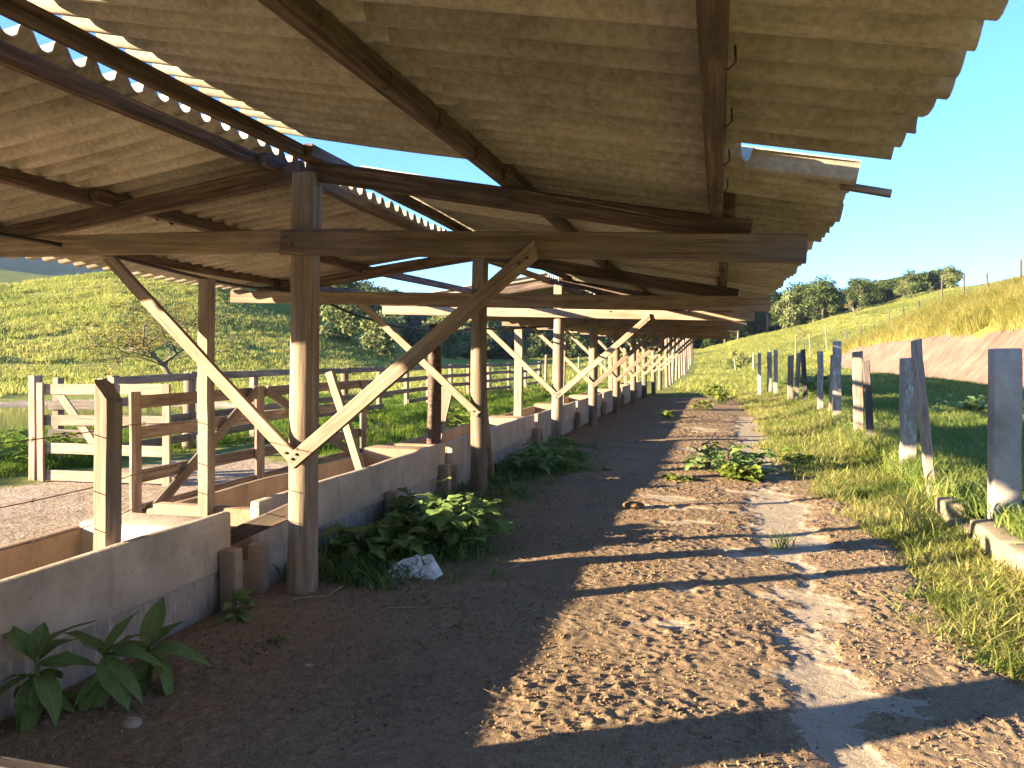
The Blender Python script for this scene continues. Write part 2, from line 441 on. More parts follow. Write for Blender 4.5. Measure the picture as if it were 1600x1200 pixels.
def tube_geo(pts, rad, n=6, cap=True):
    V = []; F = []
    pts = [Vector(p) for p in pts]
    prev = None
    for i, p in enumerate(pts):
        d = (pts[min(i + 1, len(pts) - 1)] - pts[max(i - 1, 0)]).normalized()
        ref = prev if prev is not None else (Vector((1, 0, 0)) if abs(d.x) < .8 else Vector((0, 1, 0)))
        u = (ref - d * ref.dot(d)).normalized(); prev = u; v = d.cross(u)
        r = rad[i] if isinstance(rad, (list, tuple)) else rad
        for k in range(n):
            a = 2 * math.pi * k / n
            V.append(p + (u * math.cos(a) + v * math.sin(a)) * r)
    for i in range(len(pts) - 1):
        for k in range(n):
            a = i * n + k; b = i * n + (k + 1) % n
            F.append((a, b, b + n, a + n))
    if cap:
        F.append(tuple(range(n - 1, -1, -1))); F.append(tuple(range((len(pts) - 1) * n, len(pts) * n)))
    return V, F
def tube(name, pts, rad, mat, parent=None, n=6):
    V, F = tube_geo(pts, rad, n)
    return mesh_obj(name, V, F, mat, parent, True)
def log(name, base, top, r0, r1, mat, parent=None, seed=0, n=18, rough=.06):
    """round log standing from base to top with uneven girth (local Z along it)"""
    base = Vector(base); top = Vector(top); d = top - base; L = d.length
    q = Vector((0, 0, 1)).rotation_difference(d.normalized())
    m = q.to_matrix().to_4x4(); m.translation = base
    segs = max(5, int(L / .16)); V = []; F = []
    for i in range(segs + 1):
        s = i / segs; z = s * L
        sx = .012 * math.sin(2.3 * s + seed); sy = .012 * math.sin(3.1 * s + seed * 2)
        for k in range(n):
            a = 2 * math.pi * k / n
            nz = float(vnoise(k * .9 + seed * 7, z * 2.2, seed)) - .5
            nk = float(vnoise(k * 1.7 + seed * 3, z * .35, seed + 5)) - .5
            r = (r0 + (r1 - r0) * s) * (1 + rough * nz * 1.4 + rough * nk * 1.6)
            V.append((r * math.cos(a) + sx, r * math.sin(a) + sy, z))
    for i in range(segs):
        for k in range(n):
            a = i * n + k; b = i * n + (k + 1) % n
            F.append((a, b, b + n, a + n))
    F.append(tuple(range(n - 1, -1, -1))); F.append(tuple(range(segs * n, segs * n + n)))
    return mesh_obj(name, V, F, mat, parent, True, m)
def hull_box(name, x0, x1, y0, y1, z0, z1, mat, parent=None, nx=1, ny=1, nz=1, jit=.004, bev=.012, seed=0, taper=0.0):
    """box with rounded arrises and hand-made unevenness, origin at its base"""
    cx, cy = (x0 + x1) / 2, (y0 + y1) / 2
    me = bpy.data.meshes.new(name)
    import bmesh
    bm = bmesh.new()
    bmesh.ops.create_cube(bm, size=1)
    sx, sy, sz = x1 - x0, y1 - y0, z1 - z0
    for v in bm.verts:
        k = 1 - taper * (v.co.z + .5)
        v.co = Vector((v.co.x * sx * k, v.co.y * sy * k, (v.co.z + .5) * sz))
    bmesh.ops.bevel(bm, geom=list(bm.edges), offset=min(bev, sx * .3, sy * .3, sz * .3), segments=2, affect='EDGES', profile=.6)
    for ax, cnt, s in ((0, nx, sx), (1, ny, sy), (2, nz, sz)):
        for i in range(1, cnt):
            c = [0, 0, 0]; nr = [0, 0, 0]; nr[ax] = 1
            c[ax] = (s * i / cnt) - (s / 2 if ax < 2 else 0)
            bmesh.ops.bisect_plane(bm, geom=list(bm.verts) + list(bm.edges) + list(bm.faces), plane_co=c, plane_no=nr)
    for v in bm.verts:
        p = v.co
        v.co = p + Vector((float(vnoise(p.y * 2.2 + seed * 3, p.z * 3, seed)) - .5, float(vnoise(p.x * 3 + seed, p.z * 3, seed + 1)) - .5,
                           (float(vnoise(p.x * 2.5, p.y * 2.5 + seed * 5, seed + 2)) - .5) * (1 if p.z > sz * .5 else 0))) * jit * 2
    bm.to_mesh(me); bm.free()
    me.materials.append(mat); me.shade_smooth()
    me.set_sharp_from_angle(angle=R(32))
    o = bpy.data.objects.new(name, me); o.location = (cx, cy, z0)
    return link(o, parent)
_ONES = ['', 'first', 'second', 'third', 'fourth', 'fifth', 'sixth', 'seventh', 'eighth', 'ninth', 'tenth', 'eleventh', 'twelfth', 'thirteenth', 'fourteenth',
         'fifteenth', 'sixteenth', 'seventeenth', 'eighteenth', 'nineteenth']
def ordinal(n):
    if n < 20: return _ONES[n]
    t = ['', '', 'twent', 'thirt', 'fort', 'fift', 'sixt', 'sevent'][n // 10]
    return t + 'ieth' if n % 10 == 0 else t + 'y-' + _ONES[n % 10]
ORD = ['nearest', 'second', 'third', 'fourth', 'fifth', 'sixth', 'seventh', 'eighth', 'ninth', 'tenth', 'eleventh', 'twelfth', 'thirteenth',
       'fourteenth', 'fifteenth', 'sixteenth', 'seventeenth', 'eighteenth', 'nineteenth', 'twentieth', 'twenty-first', 'twenty-second', 'twenty-third', 'twenty-fourth']

# scatter of clumps as one uncountable mass
def scatter(name, pts, rot, scl, idx, protos):
    me = bpy.data.meshes.new(name)
    n = len(pts)
    me.vertices.add(n); me.vertices.foreach_set('co', np.asarray(pts, np.float32).ravel())
    a = me.attributes.new('rot', 'FLOAT_VECTOR', 'POINT'); a.data.foreach_set('vector', np.asarray(rot, np.float32).ravel())
    a = me.attributes.new('scl', 'FLOAT', 'POINT'); a.data.foreach_set('value', np.asarray(scl, np.float32))
    a = me.attributes.new('idx', 'INT', 'POINT'); a.data.foreach_set('value', np.asarray(idx, np.int32))
    o = bpy.data.objects.new(name, me); COL.objects.link(o)
    pc = bpy.data.collections.new(name + '_kinds')
    for p in protos: pc.objects.link(p)
    ng = bpy.data.node_groups.new(name + '_nodes', 'GeometryNodeTree')
    ng.interface.new_socket('Geometry', in_out='INPUT', socket_type='NodeSocketGeometry')
    ng.interface.new_socket('Geometry', in_out='OUTPUT', socket_type='NodeSocketGeometry')
    gi = ng.nodes.new('NodeGroupInput'); go = ng.nodes.new('NodeGroupOutput')
    iop = ng.nodes.new('GeometryNodeInstanceOnPoints')
    ci = ng.nodes.new('GeometryNodeCollectionInfo'); ci.inputs['Collection'].default_value = pc
    ci.inputs['Separate Children'].default_value = True; ci.inputs['Reset Children'].default_value = True
    def na(nm, t):
        q = ng.nodes.new('GeometryNodeInputNamedAttribute'); q.data_type = t; q.inputs['Name'].default_value = nm
        return q.outputs['Attribute']
    ng.links.new(gi.outputs[0], iop.inputs['Points']); ng.links.new(ci.outputs[0], iop.inputs['Instance'])
    iop.inputs['Pick Instance'].default_value = True
    ng.links.new(na('idx', 'INT'), iop.inputs['Instance Index'])
    ng.links.new(na('rot', 'FLOAT_VECTOR'), iop.inputs['Rotation'])
    ng.links.new(na('scl', 'FLOAT'), iop.inputs['Scale'])
    ng.links.new(iop.outputs[0], go.inputs[0])
    md = o.modifiers.new('scatter', 'NODES'); md.node_group = ng
    o['kind'] = 'stuff'
    return o
def proto(name, V, F, mat, smooth=False):
    me = bpy.data.meshes.new(name); me.from_pydata([tuple(v) for v in V], [], F); me.materials.append(mat)
    if smooth: me.shade_smooth()
    return bpy.data.objects.new(name, me)
def blade_clump(name, mat, n, hgt, spread, wid, lean, seed, droop=.5):
    rd = random.Random(seed); V = []; F = []
    for i in range(n):
        a = rd.uniform(0, 6.283); r = spread * math.sqrt(rd.random()); x, y = r * math.cos(a), r * math.sin(a)
        d = rd.uniform(0, 6.283); hh = hgt * rd.uniform(.45, 1.1); ln = lean * rd.uniform(.3, 1.3); w = wid * rd.uniform(.6, 1.3)
        dx, dy = math.cos(d), math.sin(d); px, py = -dy, dx
        b = len(V)
        for s, ww in ((0, 1), (.4, .9), (.75, .6)):
            off = ln * hh * (s ** 1.6); z = hh * (s - droop * .5 * s ** 3 * min(1, ln * 1.4))
            cx, cy = x + dx * off, y + dy * off
            V += [(cx + px * w * ww / 2, cy + py * w * ww / 2, z), (cx - px * w * ww / 2, cy - py * w * ww / 2, z)]
        off = ln * hh * 1.05; V.append((x + dx * off, y + dy * off, hh * (1 - droop * .5 * min(1, ln * 1.4))))
        F += [(b, b + 1, b + 3, b + 2), (b + 2, b + 3, b + 5, b + 4), (b + 4, b + 5, b + 6)]
    return proto(name, V, F, mat)
def rand_rot(n, tilt=.15):
    r = np.zeros((n, 3)); r[:, :2] = RNG.normal(0, tilt, (n, 2)); r[:, 2] = RNG.uniform(0, 6.283, n); return r
def scatter_area(name, n, x0, x1, y0, y1, keep, protos, smin, smax, zoff=-.01, ypow=1.0):
    x = RNG.uniform(x0, x1, n); y = y0 + (y1 - y0) * RNG.random(n) ** ypow
    k = RNG.random(n) < keep(x, y)
    x, y = x[k], y[k]; z = H(x, y) + zoff
    m = len(x)
    return scatter(name, np.stack([x, y, z], 1), rand_rot(m), RNG.uniform(smin, smax, m), RNG.integers(0, len(protos), m), protos)

# ================================================================== THE SETTING
def graded(lo, hi, core0, core1, step, growth=1.09):
    c = list(np.arange(core0, core1 + 1e-6, step))
    s = step
    while c[-1] < hi: s *= growth; c.append(c[-1] + s)
    s = step
    while c[0] > lo: s *= growth; c.insert(0, c[0] - s)
    return np.array(c)
gx = graded(-1400, 1400, -13, 17, .17, 1.06)
gy = np.concatenate([graded(-60, 1, 0, 1, .25, 1.2)[:-1], graded(1.01, 2200, 1.01, 42, .2, 1.032)])
gy = np.unique(gy)
GX, GY = np.meshgrid(gx, gy)
def aisle_band(x, y):
    """where the bare dirt between the troughs and the verge lies"""
    edge = 1.15 + (fbm(y / 1.6, y * 0, 3, 21) - .5) * .9
    far = 1 - sm(27, 33, y)
    return sm(-3.7, -3.5, x) * (1 - sm(edge - .15, edge + .15, x)) * far
GZ = H(GX, GY)
in_aisle = (GX > -3.0) & (GX < 1.75) & (GY > 2.1) & (GY < 31.8)
GZ = GZ - np.where(in_aisle, .12, 0)
nx, ny = len(gx), len(gy)
co = np.stack([GX, GY, GZ], -1).reshape(-1, 3)
i0 = (np.arange(ny - 1)[:, None] * nx + np.arange(nx - 1)[None, :]).ravel()
quads = np.stack([i0, i0 + 1, i0 + 1 + nx, i0 + nx], 1)
def grid_mesh(name, co, quads, mat, attrs):
    me = bpy.data.meshes.new(name)
    me.vertices.add(len(co)); me.vertices.foreach_set('co', co.astype(np.float32).ravel())
    me.loops.add(quads.size); me.loops.foreach_set('vertex_index', quads.astype(np.int32).ravel())
    me.polygons.add(len(quads)); me.polygons.foreach_set('loop_start', np.arange(0, quads.size, 4, dtype=np.int32))
    me.update(calc_edges=True); me.validate()
    me.polygons.foreach_set('use_smooth', np.ones(len(quads), bool))
    for k, v in attrs.items():
        a = me.attributes.new(k, 'FLOAT', 'POINT'); a.data.foreach_set('value', v.astype(np.float32).ravel())
    me.materials.append(mat)
    o = bpy.data.objects.new(name, me); COL.objects.link(o)
    return o
corral = sm(-9.2, -7.2, GX - GY * .12 + 1.2) * (1 - sm(-3.4, -2.9, GX)) * (1 - sm(8.5, 11.5, GY + (GX + 6) * .6)) * sm(-8, -5, GY)
dirtm = np.maximum(aisle_band(GX, GY) * .95, corral)
dirtm = np.maximum(dirtm, .8 * sm(-4.8, -4.0, GX) * (1 - sm(-3.4, -3.0, GX)) * (1 - sm(30, 40, GY)))
dirtm = np.maximum(dirtm, .8 * sm(7.8, 6.6, np.hypot((GX + 20) / 1.15, GY - 17.5)))
wobg = (fbm(GY / 3.0, GX * 0 + 1.3, 3, 2) - .5) * 1.1
soilm = sm(8.6, 9.2, GX + wobg) * (1 - sm(10.3, 11.3, GX + wobg + (fbm(GY / 1.5, GX, 3, 8) - .5) * 1.6)) * (1 - sm(62, 82, GY))
ground = grid_mesh('ground', co, quads, M['ground'], {'dirt': dirtm, 'soil': soilm})
structure(ground)

# dirt aisle with real clods, hoof pits and the worn concrete slab showing through
ax = np.arange(-3.06, 1.76, .0125)
ay = np.concatenate([np.arange(2.0, 6.5, .012), np.arange(6.5, 12, .022), np.arange(12, 20, .05), np.arange(20, 32, .12)])
AX, AY = np.meshgrid(ax, ay)
def slab_mask(x, y):
    cx = np.interp(y, [2, 3.3, 5, 7.3, 15, 20], [.47, .52, .60, .60, .70, .8]) + (fbm(y / .8, y * 0 + 3, 3, 31) - .5) * .28
    w = np.interp(y, [2, 3.3, 5, 7.3, 15], [.14, .165, .20, .28, .36]) + (fbm(y / .6, y * 0 + 7, 3, 33) - .5) * .24 - .22 * np.exp(-((y - 5.9) / .35) ** 2) - .4 * np.exp(-((y - 10.2) / 1.2) ** 2)
    s = sm(.12, -.12, np.abs(x - cx) - w + (fbm(x / .16, y / .16, 5, 35) - .5) * .42)
    # smaller bare patches
    p = sm(.66, .76, fbm(x / .55, y / .35, 4, 41)) * sm(-1.6, -.4, x) * .9 * sm(3.3, 3.7, y)
    p2 = np.exp(-((y - 7.75) / .16) ** 2) * sm(-1.2, -.6, x) * sm(.5, .0, x) * sm(.4, .55, fbm(x / .25, y / .12, 3, 44))
    return np.clip(np.maximum(np.maximum(s, p), p2), 0, 1) * (1 - sm(17, 24, y))
SL = slab_mask(AX, AY)
rough = .65 * fbm(AX / .026, AY / .026, 2, 51) + .35 * np.abs(fbm(AX / .06, AY / .06, 3, 53) - .5) * 2 - .9 * np.clip(fbm(AX / .13, AY / .13, 2, 52) - .66, 0, 1)
clod = np.clip(fbm(AX / .034, AY / .034, 2, 57) - .5, 0, 1) * 2
AZ = .05 + .035 * np.exp(-((AX + .7) / 1.0) ** 2) + (fbm(AX / .7, AY / .7, 3, 55) - .5) * .022 \
    + (1 - SL) * (.012 + (rough - .3) * .016 + clod * .013 * (.2 + 1.3 * sm(.35, .7, fbm(AX / .5, AY / .5, 2, 59)))) - SL * .006 + SL * (fbm(AX / .03, AY / .03, 2, 58) - .5) * .004
AZ = AZ * sm(-3.1, -2.7, AX) * (1 - sm(1.2, 1.75, AX)) * (1 - sm(28, 31.9, AY)) - .035 * sm(1.2, 1.75, AX) - .03 * sm(28, 31.9, AY)
def aisle_z(x, y):
    return .055 + .035 * math.exp(-((x + .7) / 1.0) ** 2)
an, am = len(ax), len(ay)
j0 = (np.arange(am - 1)[:, None] * an + np.arange(an - 1)[None, :]).ravel()
aisle = grid_mesh('dirt_path', np.stack([AX, AY, AZ], -1).reshape(-1, 3), np.stack([j0, j0 + 1, j0 + 1 + an, j0 + an], 1), M['aisle'], {'slab': SL})
structure(aisle)

# pond
pv = [(-20 + 8 * 1.15 * math.cos(a), 17.5 + 8 * math.sin(a), -.18) for a in np.linspace(0, 6.283, 40, endpoint=False)]
structure(mesh_obj('pond', pv, [tuple(range(40))], M['water']))

# far mountain
mx_ = np.linspace(-85, -30, 90); mr = np.linspace(620, 1500, 36)
MA, MR = np.meshgrid(np.radians(mx_), mr)
crest = np.interp(np.degrees(MA), [-85, -62, -50, -42, -36, -30], [200, 200, 185, 165, 120, 50])
MZ = crest * sm(620, 1250, MR) * (1 + (fbm(MA * 18, MR / 160, 5, 61) - .5) * .35)
mc = np.stack([np.sin(MA) * MR, np.cos(MA) * MR, MZ - 4], -1).reshape(-1, 3)
k0 = (np.arange(35)[:, None] * 90 + np.arange(89)[None, :]).ravel()
structure(grid_mesh('mountain', mc, np.stack([k0, k0 + 1, k0 + 91, k0 + 90], 1), M['mountain'], {}))

# ================================================================== CATTLE SHED
CX = -2.62
YC = [-3.4, .5, 4.41, 8.28, 12.7, 16.6, 20.6, 24.8, 29.0, 33.2, 37.3]
OFF = [0, 0, 0, -.05, .05, .12, .16, .2, .24, .28, .32]
def roff(y): return float(np.interp(y, YC, OFF))
def rafter_z(x, y):
    return roff(y) + (2.84 - .195 * (x - CX) if x >= CX else 2.84 - .13 * (CX - x))
shed = empty('cattle_shed', (CX, 12, 0), 'long open cattle shed of round logs under corrugated roofing beside the dirt path', 'shed')

# corrugated sheets: a few cut patterns shared between all of them
PITCH = .177; AMP = .041; TH = .007
def sheet_mesh(nm, L, seed, chip=0.0, w=1.08, notch=0.0):
    """local X down the slope from 0 to L, local Y across the waves"""
    rd = random.Random(seed)
    nu = int(w / PITCH * 10); nv = max(3, int(L / .3)); V = []; F = []
    sag = rd.uniform(-.008, .012)
    for side in (1, -1):
        for i in range(nv + 1):
            for j in range(nu + 1):
                u = w * j / nu; s = i / nv
                x = s * L
                if i == nv: x += (float(vnoise(u * 9, seed * 3.3, 3)) - .5) * .025 - chip * max(0, float(vnoise(u * 5, seed * 1.7, 8)) - .5) * .5
                if notch and u < notch: x *= (L - .52 - .05 * math.sin(u * 14)) / L
                if i == 0: x += (float(vnoise(u * 9, seed * 2.3, 4)) - .5) * .02
                cw = math.cos(2 * math.pi * u / PITCH); z = AMP * math.tanh(1.9 * cw) / .956 + side * TH / 2 - sag * math.sin(math.pi * s)
                V.append((x, u - w / 2, z))
    N = (nv + 1) * (nu + 1); r = nu + 1
    for i in range(nv):
        for j in range(nu):
            a = i * r + j
            F.append((a, a + r, a + r + 1, a + 1)); F.append((N + a, N + a + 1, N + a + r + 1, N + a + r))
    for j in range(nu):
        a = j; F.append((a, a + 1, N + a + 1, N + a)); a = nv * r + j; F.append((a + 1, a, N + a, N + a + 1))
    for i in range(nv):
        a = i * r; F.append((a + r, a, N + a, N + a + r)); a = i * r + nu; F.append((a, a + r, N + a + r, N + a))
    me = bpy.data.meshes.new(nm); me.from_pydata(V, [], F); me.shade_smooth(); me.set_sharp_from_angle(angle=R(50)); me.materials.append(M['sheet'])
    return me
SH = {k: [sheet_mesh('corrugated_sheet', L, s + i, chip) for i in range(3)] for k, L, s, chip in
      (('ru', 1.62, 1, 0), ('rl', 2.02, 11, .16), ('lu', 1.72, 21, 0), ('ll', 1.72, 31, .1))}
SH['short'] = [sheet_mesh('corrugated_sheet', 1.99, 55, .2, notch=.34)]
SHEET_UP = .065 + .10 + AMP + .006
def put_sheet(kind, x_top, y, side, lift=0.0, me=None, jx=None, skew=None):
    me = me or random.choice(SH[kind])
    o = bpy.data.objects.new('corrugated_sheet', me)
    slope = .195 if side > 0 else .13
    z = rafter_z(x_top, y) + SHEET_UP + lift
    ang = math.atan(slope)
    dy = .02
    zz = (rafter_z(x_top, y + dy) - rafter_z(x_top, y - dy)) / (2 * dy)
    rot = Euler((math.atan(zz) + random.uniform(-.003, .003), ang + random.uniform(-.003, .003), 0), 'XYZ').to_matrix()
    base = Matrix.Rotation(0 if side > 0 else math.pi, 3, 'Z') @ rot
    if side < 0:
        base = Matrix.Rotation(math.pi, 3, 'Z') @ Euler((-math.atan(zz) + random.uniform(-.003, .003), ang + random.uniform(-.003, .003), 0), 'XYZ').to_matrix()
    yawj = random.uniform(-.006, .006) if skew is None else skew
    base = Matrix.Rotation(yawj, 3, 'Z') @ base
    m = base.to_4x4(); m.translation = Vector((x_top + (random.uniform(-.03, .03) if jx is None else jx), y, z))
    o.matrix_basis = m
    return link(o, shed)
STEP = 6 * PITCH - .0
YH = 3.81
y = -5.75; k = 0
while y < 37.0:
    lap = .009 * (k % 2) + random.uniform(0, .003)
    # right slope
    gap_upper = 4.5 < y < 5.35
    if not gap_upper:
        put_sheet('ru', -2.68, y, 1, lift=lap + .016)
    if abs(y - YH) < .5:
        put_sheet('short', -1.33, y, 1, lift=lap - .010)
    else:
        put_sheet('rl', -1.33, y, 1, lift=lap - .010)
    # left slope: bare between the third and fourth columns
    if not (8.4 < y < 12.4):
        put_sheet('lu', -2.835, y, -1, lift=lap - .046, jx=random.uniform(-.012, .012))
        if not (16.8 < y < 18.6): put_sheet('ll', -4.36, y, -1, lift=lap - .070)
    y += STEP; k += 1

# frames
def column_at(i):
    yc = YC[i]; zb = 2.33 + roff(yc); zt = 2.80 + roff(yc)
    cx = CX + random.uniform(-.03, .03) * (i > 3)
    lean = .02 if i == 2 else random.uniform(-.02, .02)
    c = log('column', (cx - .015, yc + .03, -.12), (cx + lean, yc + .03, zb + .10), .098 if i == 2 else .097, .091, M['column'], shed, seed=i + 1)
    board('column_head', (cx + lean, yc + .03, zb + .05), (cx + lean + .005, yc + .03, zt + .0), .16, .16, M['column_head'], c if False else shed, up=(1, 0, 0), seg=3)
M['column_head'] = wood('column_head_wood', (.12, .085, .05), (.26, .20, .12), (.38, .30, .19), .4)
for i, yc in enumerate(YC):
    if i: column_at(i)
    ro = roff(yc)
    # tie beam nailed across the camera side of the log
    xr = .46 if i == 2 else .55 + random.uniform(-.1, .1)
    zl, zm, zr_ = 2.40 + ro, 2.335 + ro, 2.17 + ro
    if i in (2,):
        board('crossbeam', (-5.82, yc - .085, 2.42), (CX + .5, yc - .085, 2.33), .145, .05, M['beam'], shed)
        board('crossbeam', (CX - .06, yc - .137, 2.335), (.46, yc - .137, 2.17), .155, .05, M['beam'], shed)
    else:
        zr_ = 2.2 + ro
        board('crossbeam', (-5.85, yc - .09, zl), (xr, yc - .09, zr_), .15, .055, M['beam'] if i % 2 else M['brace'], shed, seg=14)
    # rafters
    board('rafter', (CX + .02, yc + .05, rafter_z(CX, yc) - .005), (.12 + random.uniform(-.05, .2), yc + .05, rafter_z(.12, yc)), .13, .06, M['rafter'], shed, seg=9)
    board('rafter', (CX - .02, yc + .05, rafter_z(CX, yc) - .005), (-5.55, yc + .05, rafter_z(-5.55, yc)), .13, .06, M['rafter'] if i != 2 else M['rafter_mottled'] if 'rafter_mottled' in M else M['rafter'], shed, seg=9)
    if i == 0: continue
    # braces
    zb = .94 if i < 5 else .98
    jl = random.uniform(-.08, .08) * (i > 3)
    board('brace', (CX + .0, yc - .09, zb), (-4.10 + jl, yc - .05, zl - .10), .085, .035, M['brace'], shed, up=(0, 1, 0) if False else (0, 0, 1), cut1=-.05)
    if i != 3:
        board('brace', (CX + .0, yc - .13, zb - .01), (-1.0 + jl, yc - .185 if i == 2 else yc - .14, 2.22 + ro), .095, .04, M['brace'] if i != 2 else M['beam'], shed, cut1=.05)
for i in (2, 3, 4):
    yc = YC[i]; ro = roff(yc)
    spots = [(CX - .02, yc - .168, 2.36 + ro), (CX + .03, yc - .168, 2.31 + ro), (CX + .02, yc - .156, .955), (CX + .05, yc - .156, .985), (CX - .05, yc - .112, .985), (-1.05, yc - .21, 2.17 + ro), (-1.10, yc - .21, 2.14 + ro)]
    if i > 2: spots = [(x, y + .05 if z > 2 else y, z) for x, y, z in spots]
    for (x, y, z) in spots:
        tube('nail_head', [(x, y - .006, z), (x, y + .03, z)], .009, M['iron'], shed, 8)
# purlins run from frame to frame, lying on the rafters
for i in range(len(YC) - 1):
    y0, y1 = YC[i] - .15, YC[i + 1] + .22
    for x, w, t, dz in ((-2.55, .085, .06, -.03), (-1.25, .10, .075, 0), (.0, .10, .075, 0), (-2.87, .085, .06, -.05), (-4.2, .095, .06, -.04), (-5.35, .085, .05, -.04)):
        if x == -4.2 and i == 3: pass
        dx = random.uniform(-.03, .03) + (.07 if (i % 2) else 0)
        if i in (1, 2): dx = (.06 if i == 2 else 0)
        x_ = x + dx
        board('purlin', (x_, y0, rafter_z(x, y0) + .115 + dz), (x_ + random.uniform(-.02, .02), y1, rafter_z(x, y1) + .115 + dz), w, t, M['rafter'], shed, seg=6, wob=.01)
# hooks that hold the sheets to the purlins
for y_ in np.arange(1.6, 9, .53):
    for x in (-1.25, .0):
        z = rafter_z(x, y_) + .065
        tube('hook_bolt', [(x + .048, y_, z + .05), (x + .05, y_, z + .005), (x + .03, y_ + .008, z - .012), (x + .01, y_ + .012, z - .002)], .0035, M['iron'], shed, 4)
# broken purlin end poking out of the eave
board('lath', (.56, 3.82, rafter_z(.56, 3.82) + .178), (.77, 3.78, rafter_z(.77, 3.8) + .172), .03, .06, M['beam'], shed)

# poles of the unroofed end
yy = 41.0; kk = 0
while yy < 90:
    o = log('bare_pole', (CX + random.uniform(-.06, .06), yy, h(CX, yy) - .1), (CX + random.uniform(-.08, .08), yy, 2.9 + random.uniform(-.1, .3) + h(CX, yy)), .10, .085, M['pale_pole'] if 'pale_pole' in M else M['pale_wood'], seed=kk + 40, n=10)
    tag(o, f'{ordinal(kk + 1)} pale bare pole in the unroofed row beyond the shed', 'pole', 'bare poles beyond the shed roof')
    yy += 3.9 + random.uniform(-.3, .3); kk += 1

# ================================================================== FEED TROUGHS
TY = [(-1.2, 4.20)] + [(YC[i] + .10, YC[i + 1] - .12) for i in range(2, 9)]
TNAME = ['nearest of the concrete feed troughs, at the shaded lower left, with a flat-topped end',
         'second concrete feed trough, right behind the nearest log column', 'third concrete feed trough, just behind the second log column']
for i, (y0, y1) in enumerate(TY):
    lab = TNAME[i] if i < 3 else f'{ORD[i]} concrete feed trough counted from the camera along the shed'
    t = empty('feed_trough', (-3.45, (y0 + y1) / 2, 0), lab, 'trough', 'concrete feed troughs in a row along the shed')
    ny = max(4, int((y1 - y0) / .35)); s = i * 7 + 3
    hull_box('front_wall', -3.075, -3.0, y0, y1, .26, .615, M['trough'], t, 1, ny, 3, .006, .02, s)
    hull_box('back_wall', -3.93, -3.85, y0, y1, .0, .535 - .02 * (i > 0), M['trough_in'], t, 1, ny, 3, .008, .02, s + 1)
    hull_box('floor_slab', -3.87, -3.06, y0 + .02, y1 - .02, .20, .27, M['trough_in'], t, 2, ny, 1, .004, .01, s + 2)
    hull_box('end_wall', -3.872, -3.052, y1 - .34, y1 - .004, .262, .575, M['trough_in'] if i else M['trough'], t, 3, 2, 2, .006, .03, s + 3)
    hull_box('end_wall', -3.872, -3.052, y0 + .004, y0 + .10, .262, .56, M['trough_in'], t, 3, 1, 2, .006, .02, s + 4)
    hull_box('plinth', -3.80, -3.018, y0 + .03, y1 - .03, -.08, .262, M['plinth'], t, 2, ny, 3, .012, .02, s + 5)

# concrete stubs in the gaps between troughs
STUBS = []
for g in range(2, 9):
    yb = YC[g]
    STUBS.append((-2.93, yb - .30, .40, g)); STUBS.append((-2.96, yb + .02, .36, g))
STUBS.append((-2.94, 6.55, .34, 20))
for k, (x, yv, hh, g) in enumerate(STUBS):
    if g == 20: lab = 'lone short concrete stub against the trough behind the big weeds'
    else: lab = f'short concrete stub at the trough joint beside the {ORD[g - 2]} log column, ' + ('nearer of the pair' if k % 2 == 0 else 'farther of the pair')
    o = hull_box('concrete_stub', x - .055, x + .055, yv - .05, yv + .05, -.06, hh, M['stub'], None, 1, 1, 3, .006, .014, k + 60)
    o.rotation_euler = (random.uniform(-.03, .03), random.uniform(-.03, .03), random.uniform(-.2, .2))
    tag(o, lab, 'stub', 'concrete stubs between the troughs')

# posts standing on the troughs
def wpost(name, a, b, w, t, mat, lab, cut=0, rz=None, cat='post', group='timber posts on the troughs'):
    o = board(name, a, b, w, t, mat, None, up=(1, 0, 0), cut1=cut, seg=8, wob=.008)
    return tag(o, lab, cat, group)
wpost('timber_post', (-3.15, 3.34, .25), (-3.15, 3.34, 1.42), .105, .11, M['pale_wood'], 'squared pale post with slanted top standing in the nearest trough', -.12)
wpost('timber_post', (-3.42, 4.50, .50), (-3.42, 4.52, 2.14), .095, .08, M['pale_wood'], 'tall slim squared post on the end of the nearest trough, left of the big column')
wpost('leaning_plank', (-3.06, 6.20, .50), (-3.34, 6.08, 1.47), .08, .05, M['pale_wood'], 'narrow plank leaning on the trough wall just right of the big log column', 0, cat='plank')
o = log('timber_post', (-3.32, 8.62, .45), (-3.35, 8.64, 2.0), .085, .07, M['split_log'] if 'split_log' in M else M['rafter'], None, seed=31, rough=.3)
tag(o, 'dark reddish split log post standing where the second trough meets the third', 'post', 'timber posts on the troughs')
wpost('leaning_plank', (-3.50, 9.05, .40), (-3.36, 9.2, 1.22), .18, .035, M['pale_wood'], 'short broad pale plank upright behind the split log post', .03, cat='plank')
wpost('leaning_plank', (-2.78, 9.25, .1), (-2.75, 8.75, 1.35), .06, .035, M['brace'], 'thin stick leaning against the second column down to the weeds', 0, cat='plank')
wpost('timber_post', (-3.38, 12.9, .5), (-3.38, 12.93, 2.1), .15, .10, M['pale_wood'], 'squared post with a knotty face at the far end of the third trough')
for g in range(5, 10):
    wpost('timber_post', (-3.38, YC[g] + .15, .5), (-3.38 + random.uniform(-.05, .05), YC[g] + .17, 1.95 + random.uniform(-.15, .15)), .12, .09, M['pale_wood'],
          f'slim post at the trough joint beside the {ORD[g - 2]} log column')
# short prop between the trough end and the near column
tag(board('prop', (-3.32, 4.32, .30), (-2.70, 4.46, .60), .10, .05, M['rafter'], None), 'short dark prop slanting from the trough joint to the nearest column', 'prop')
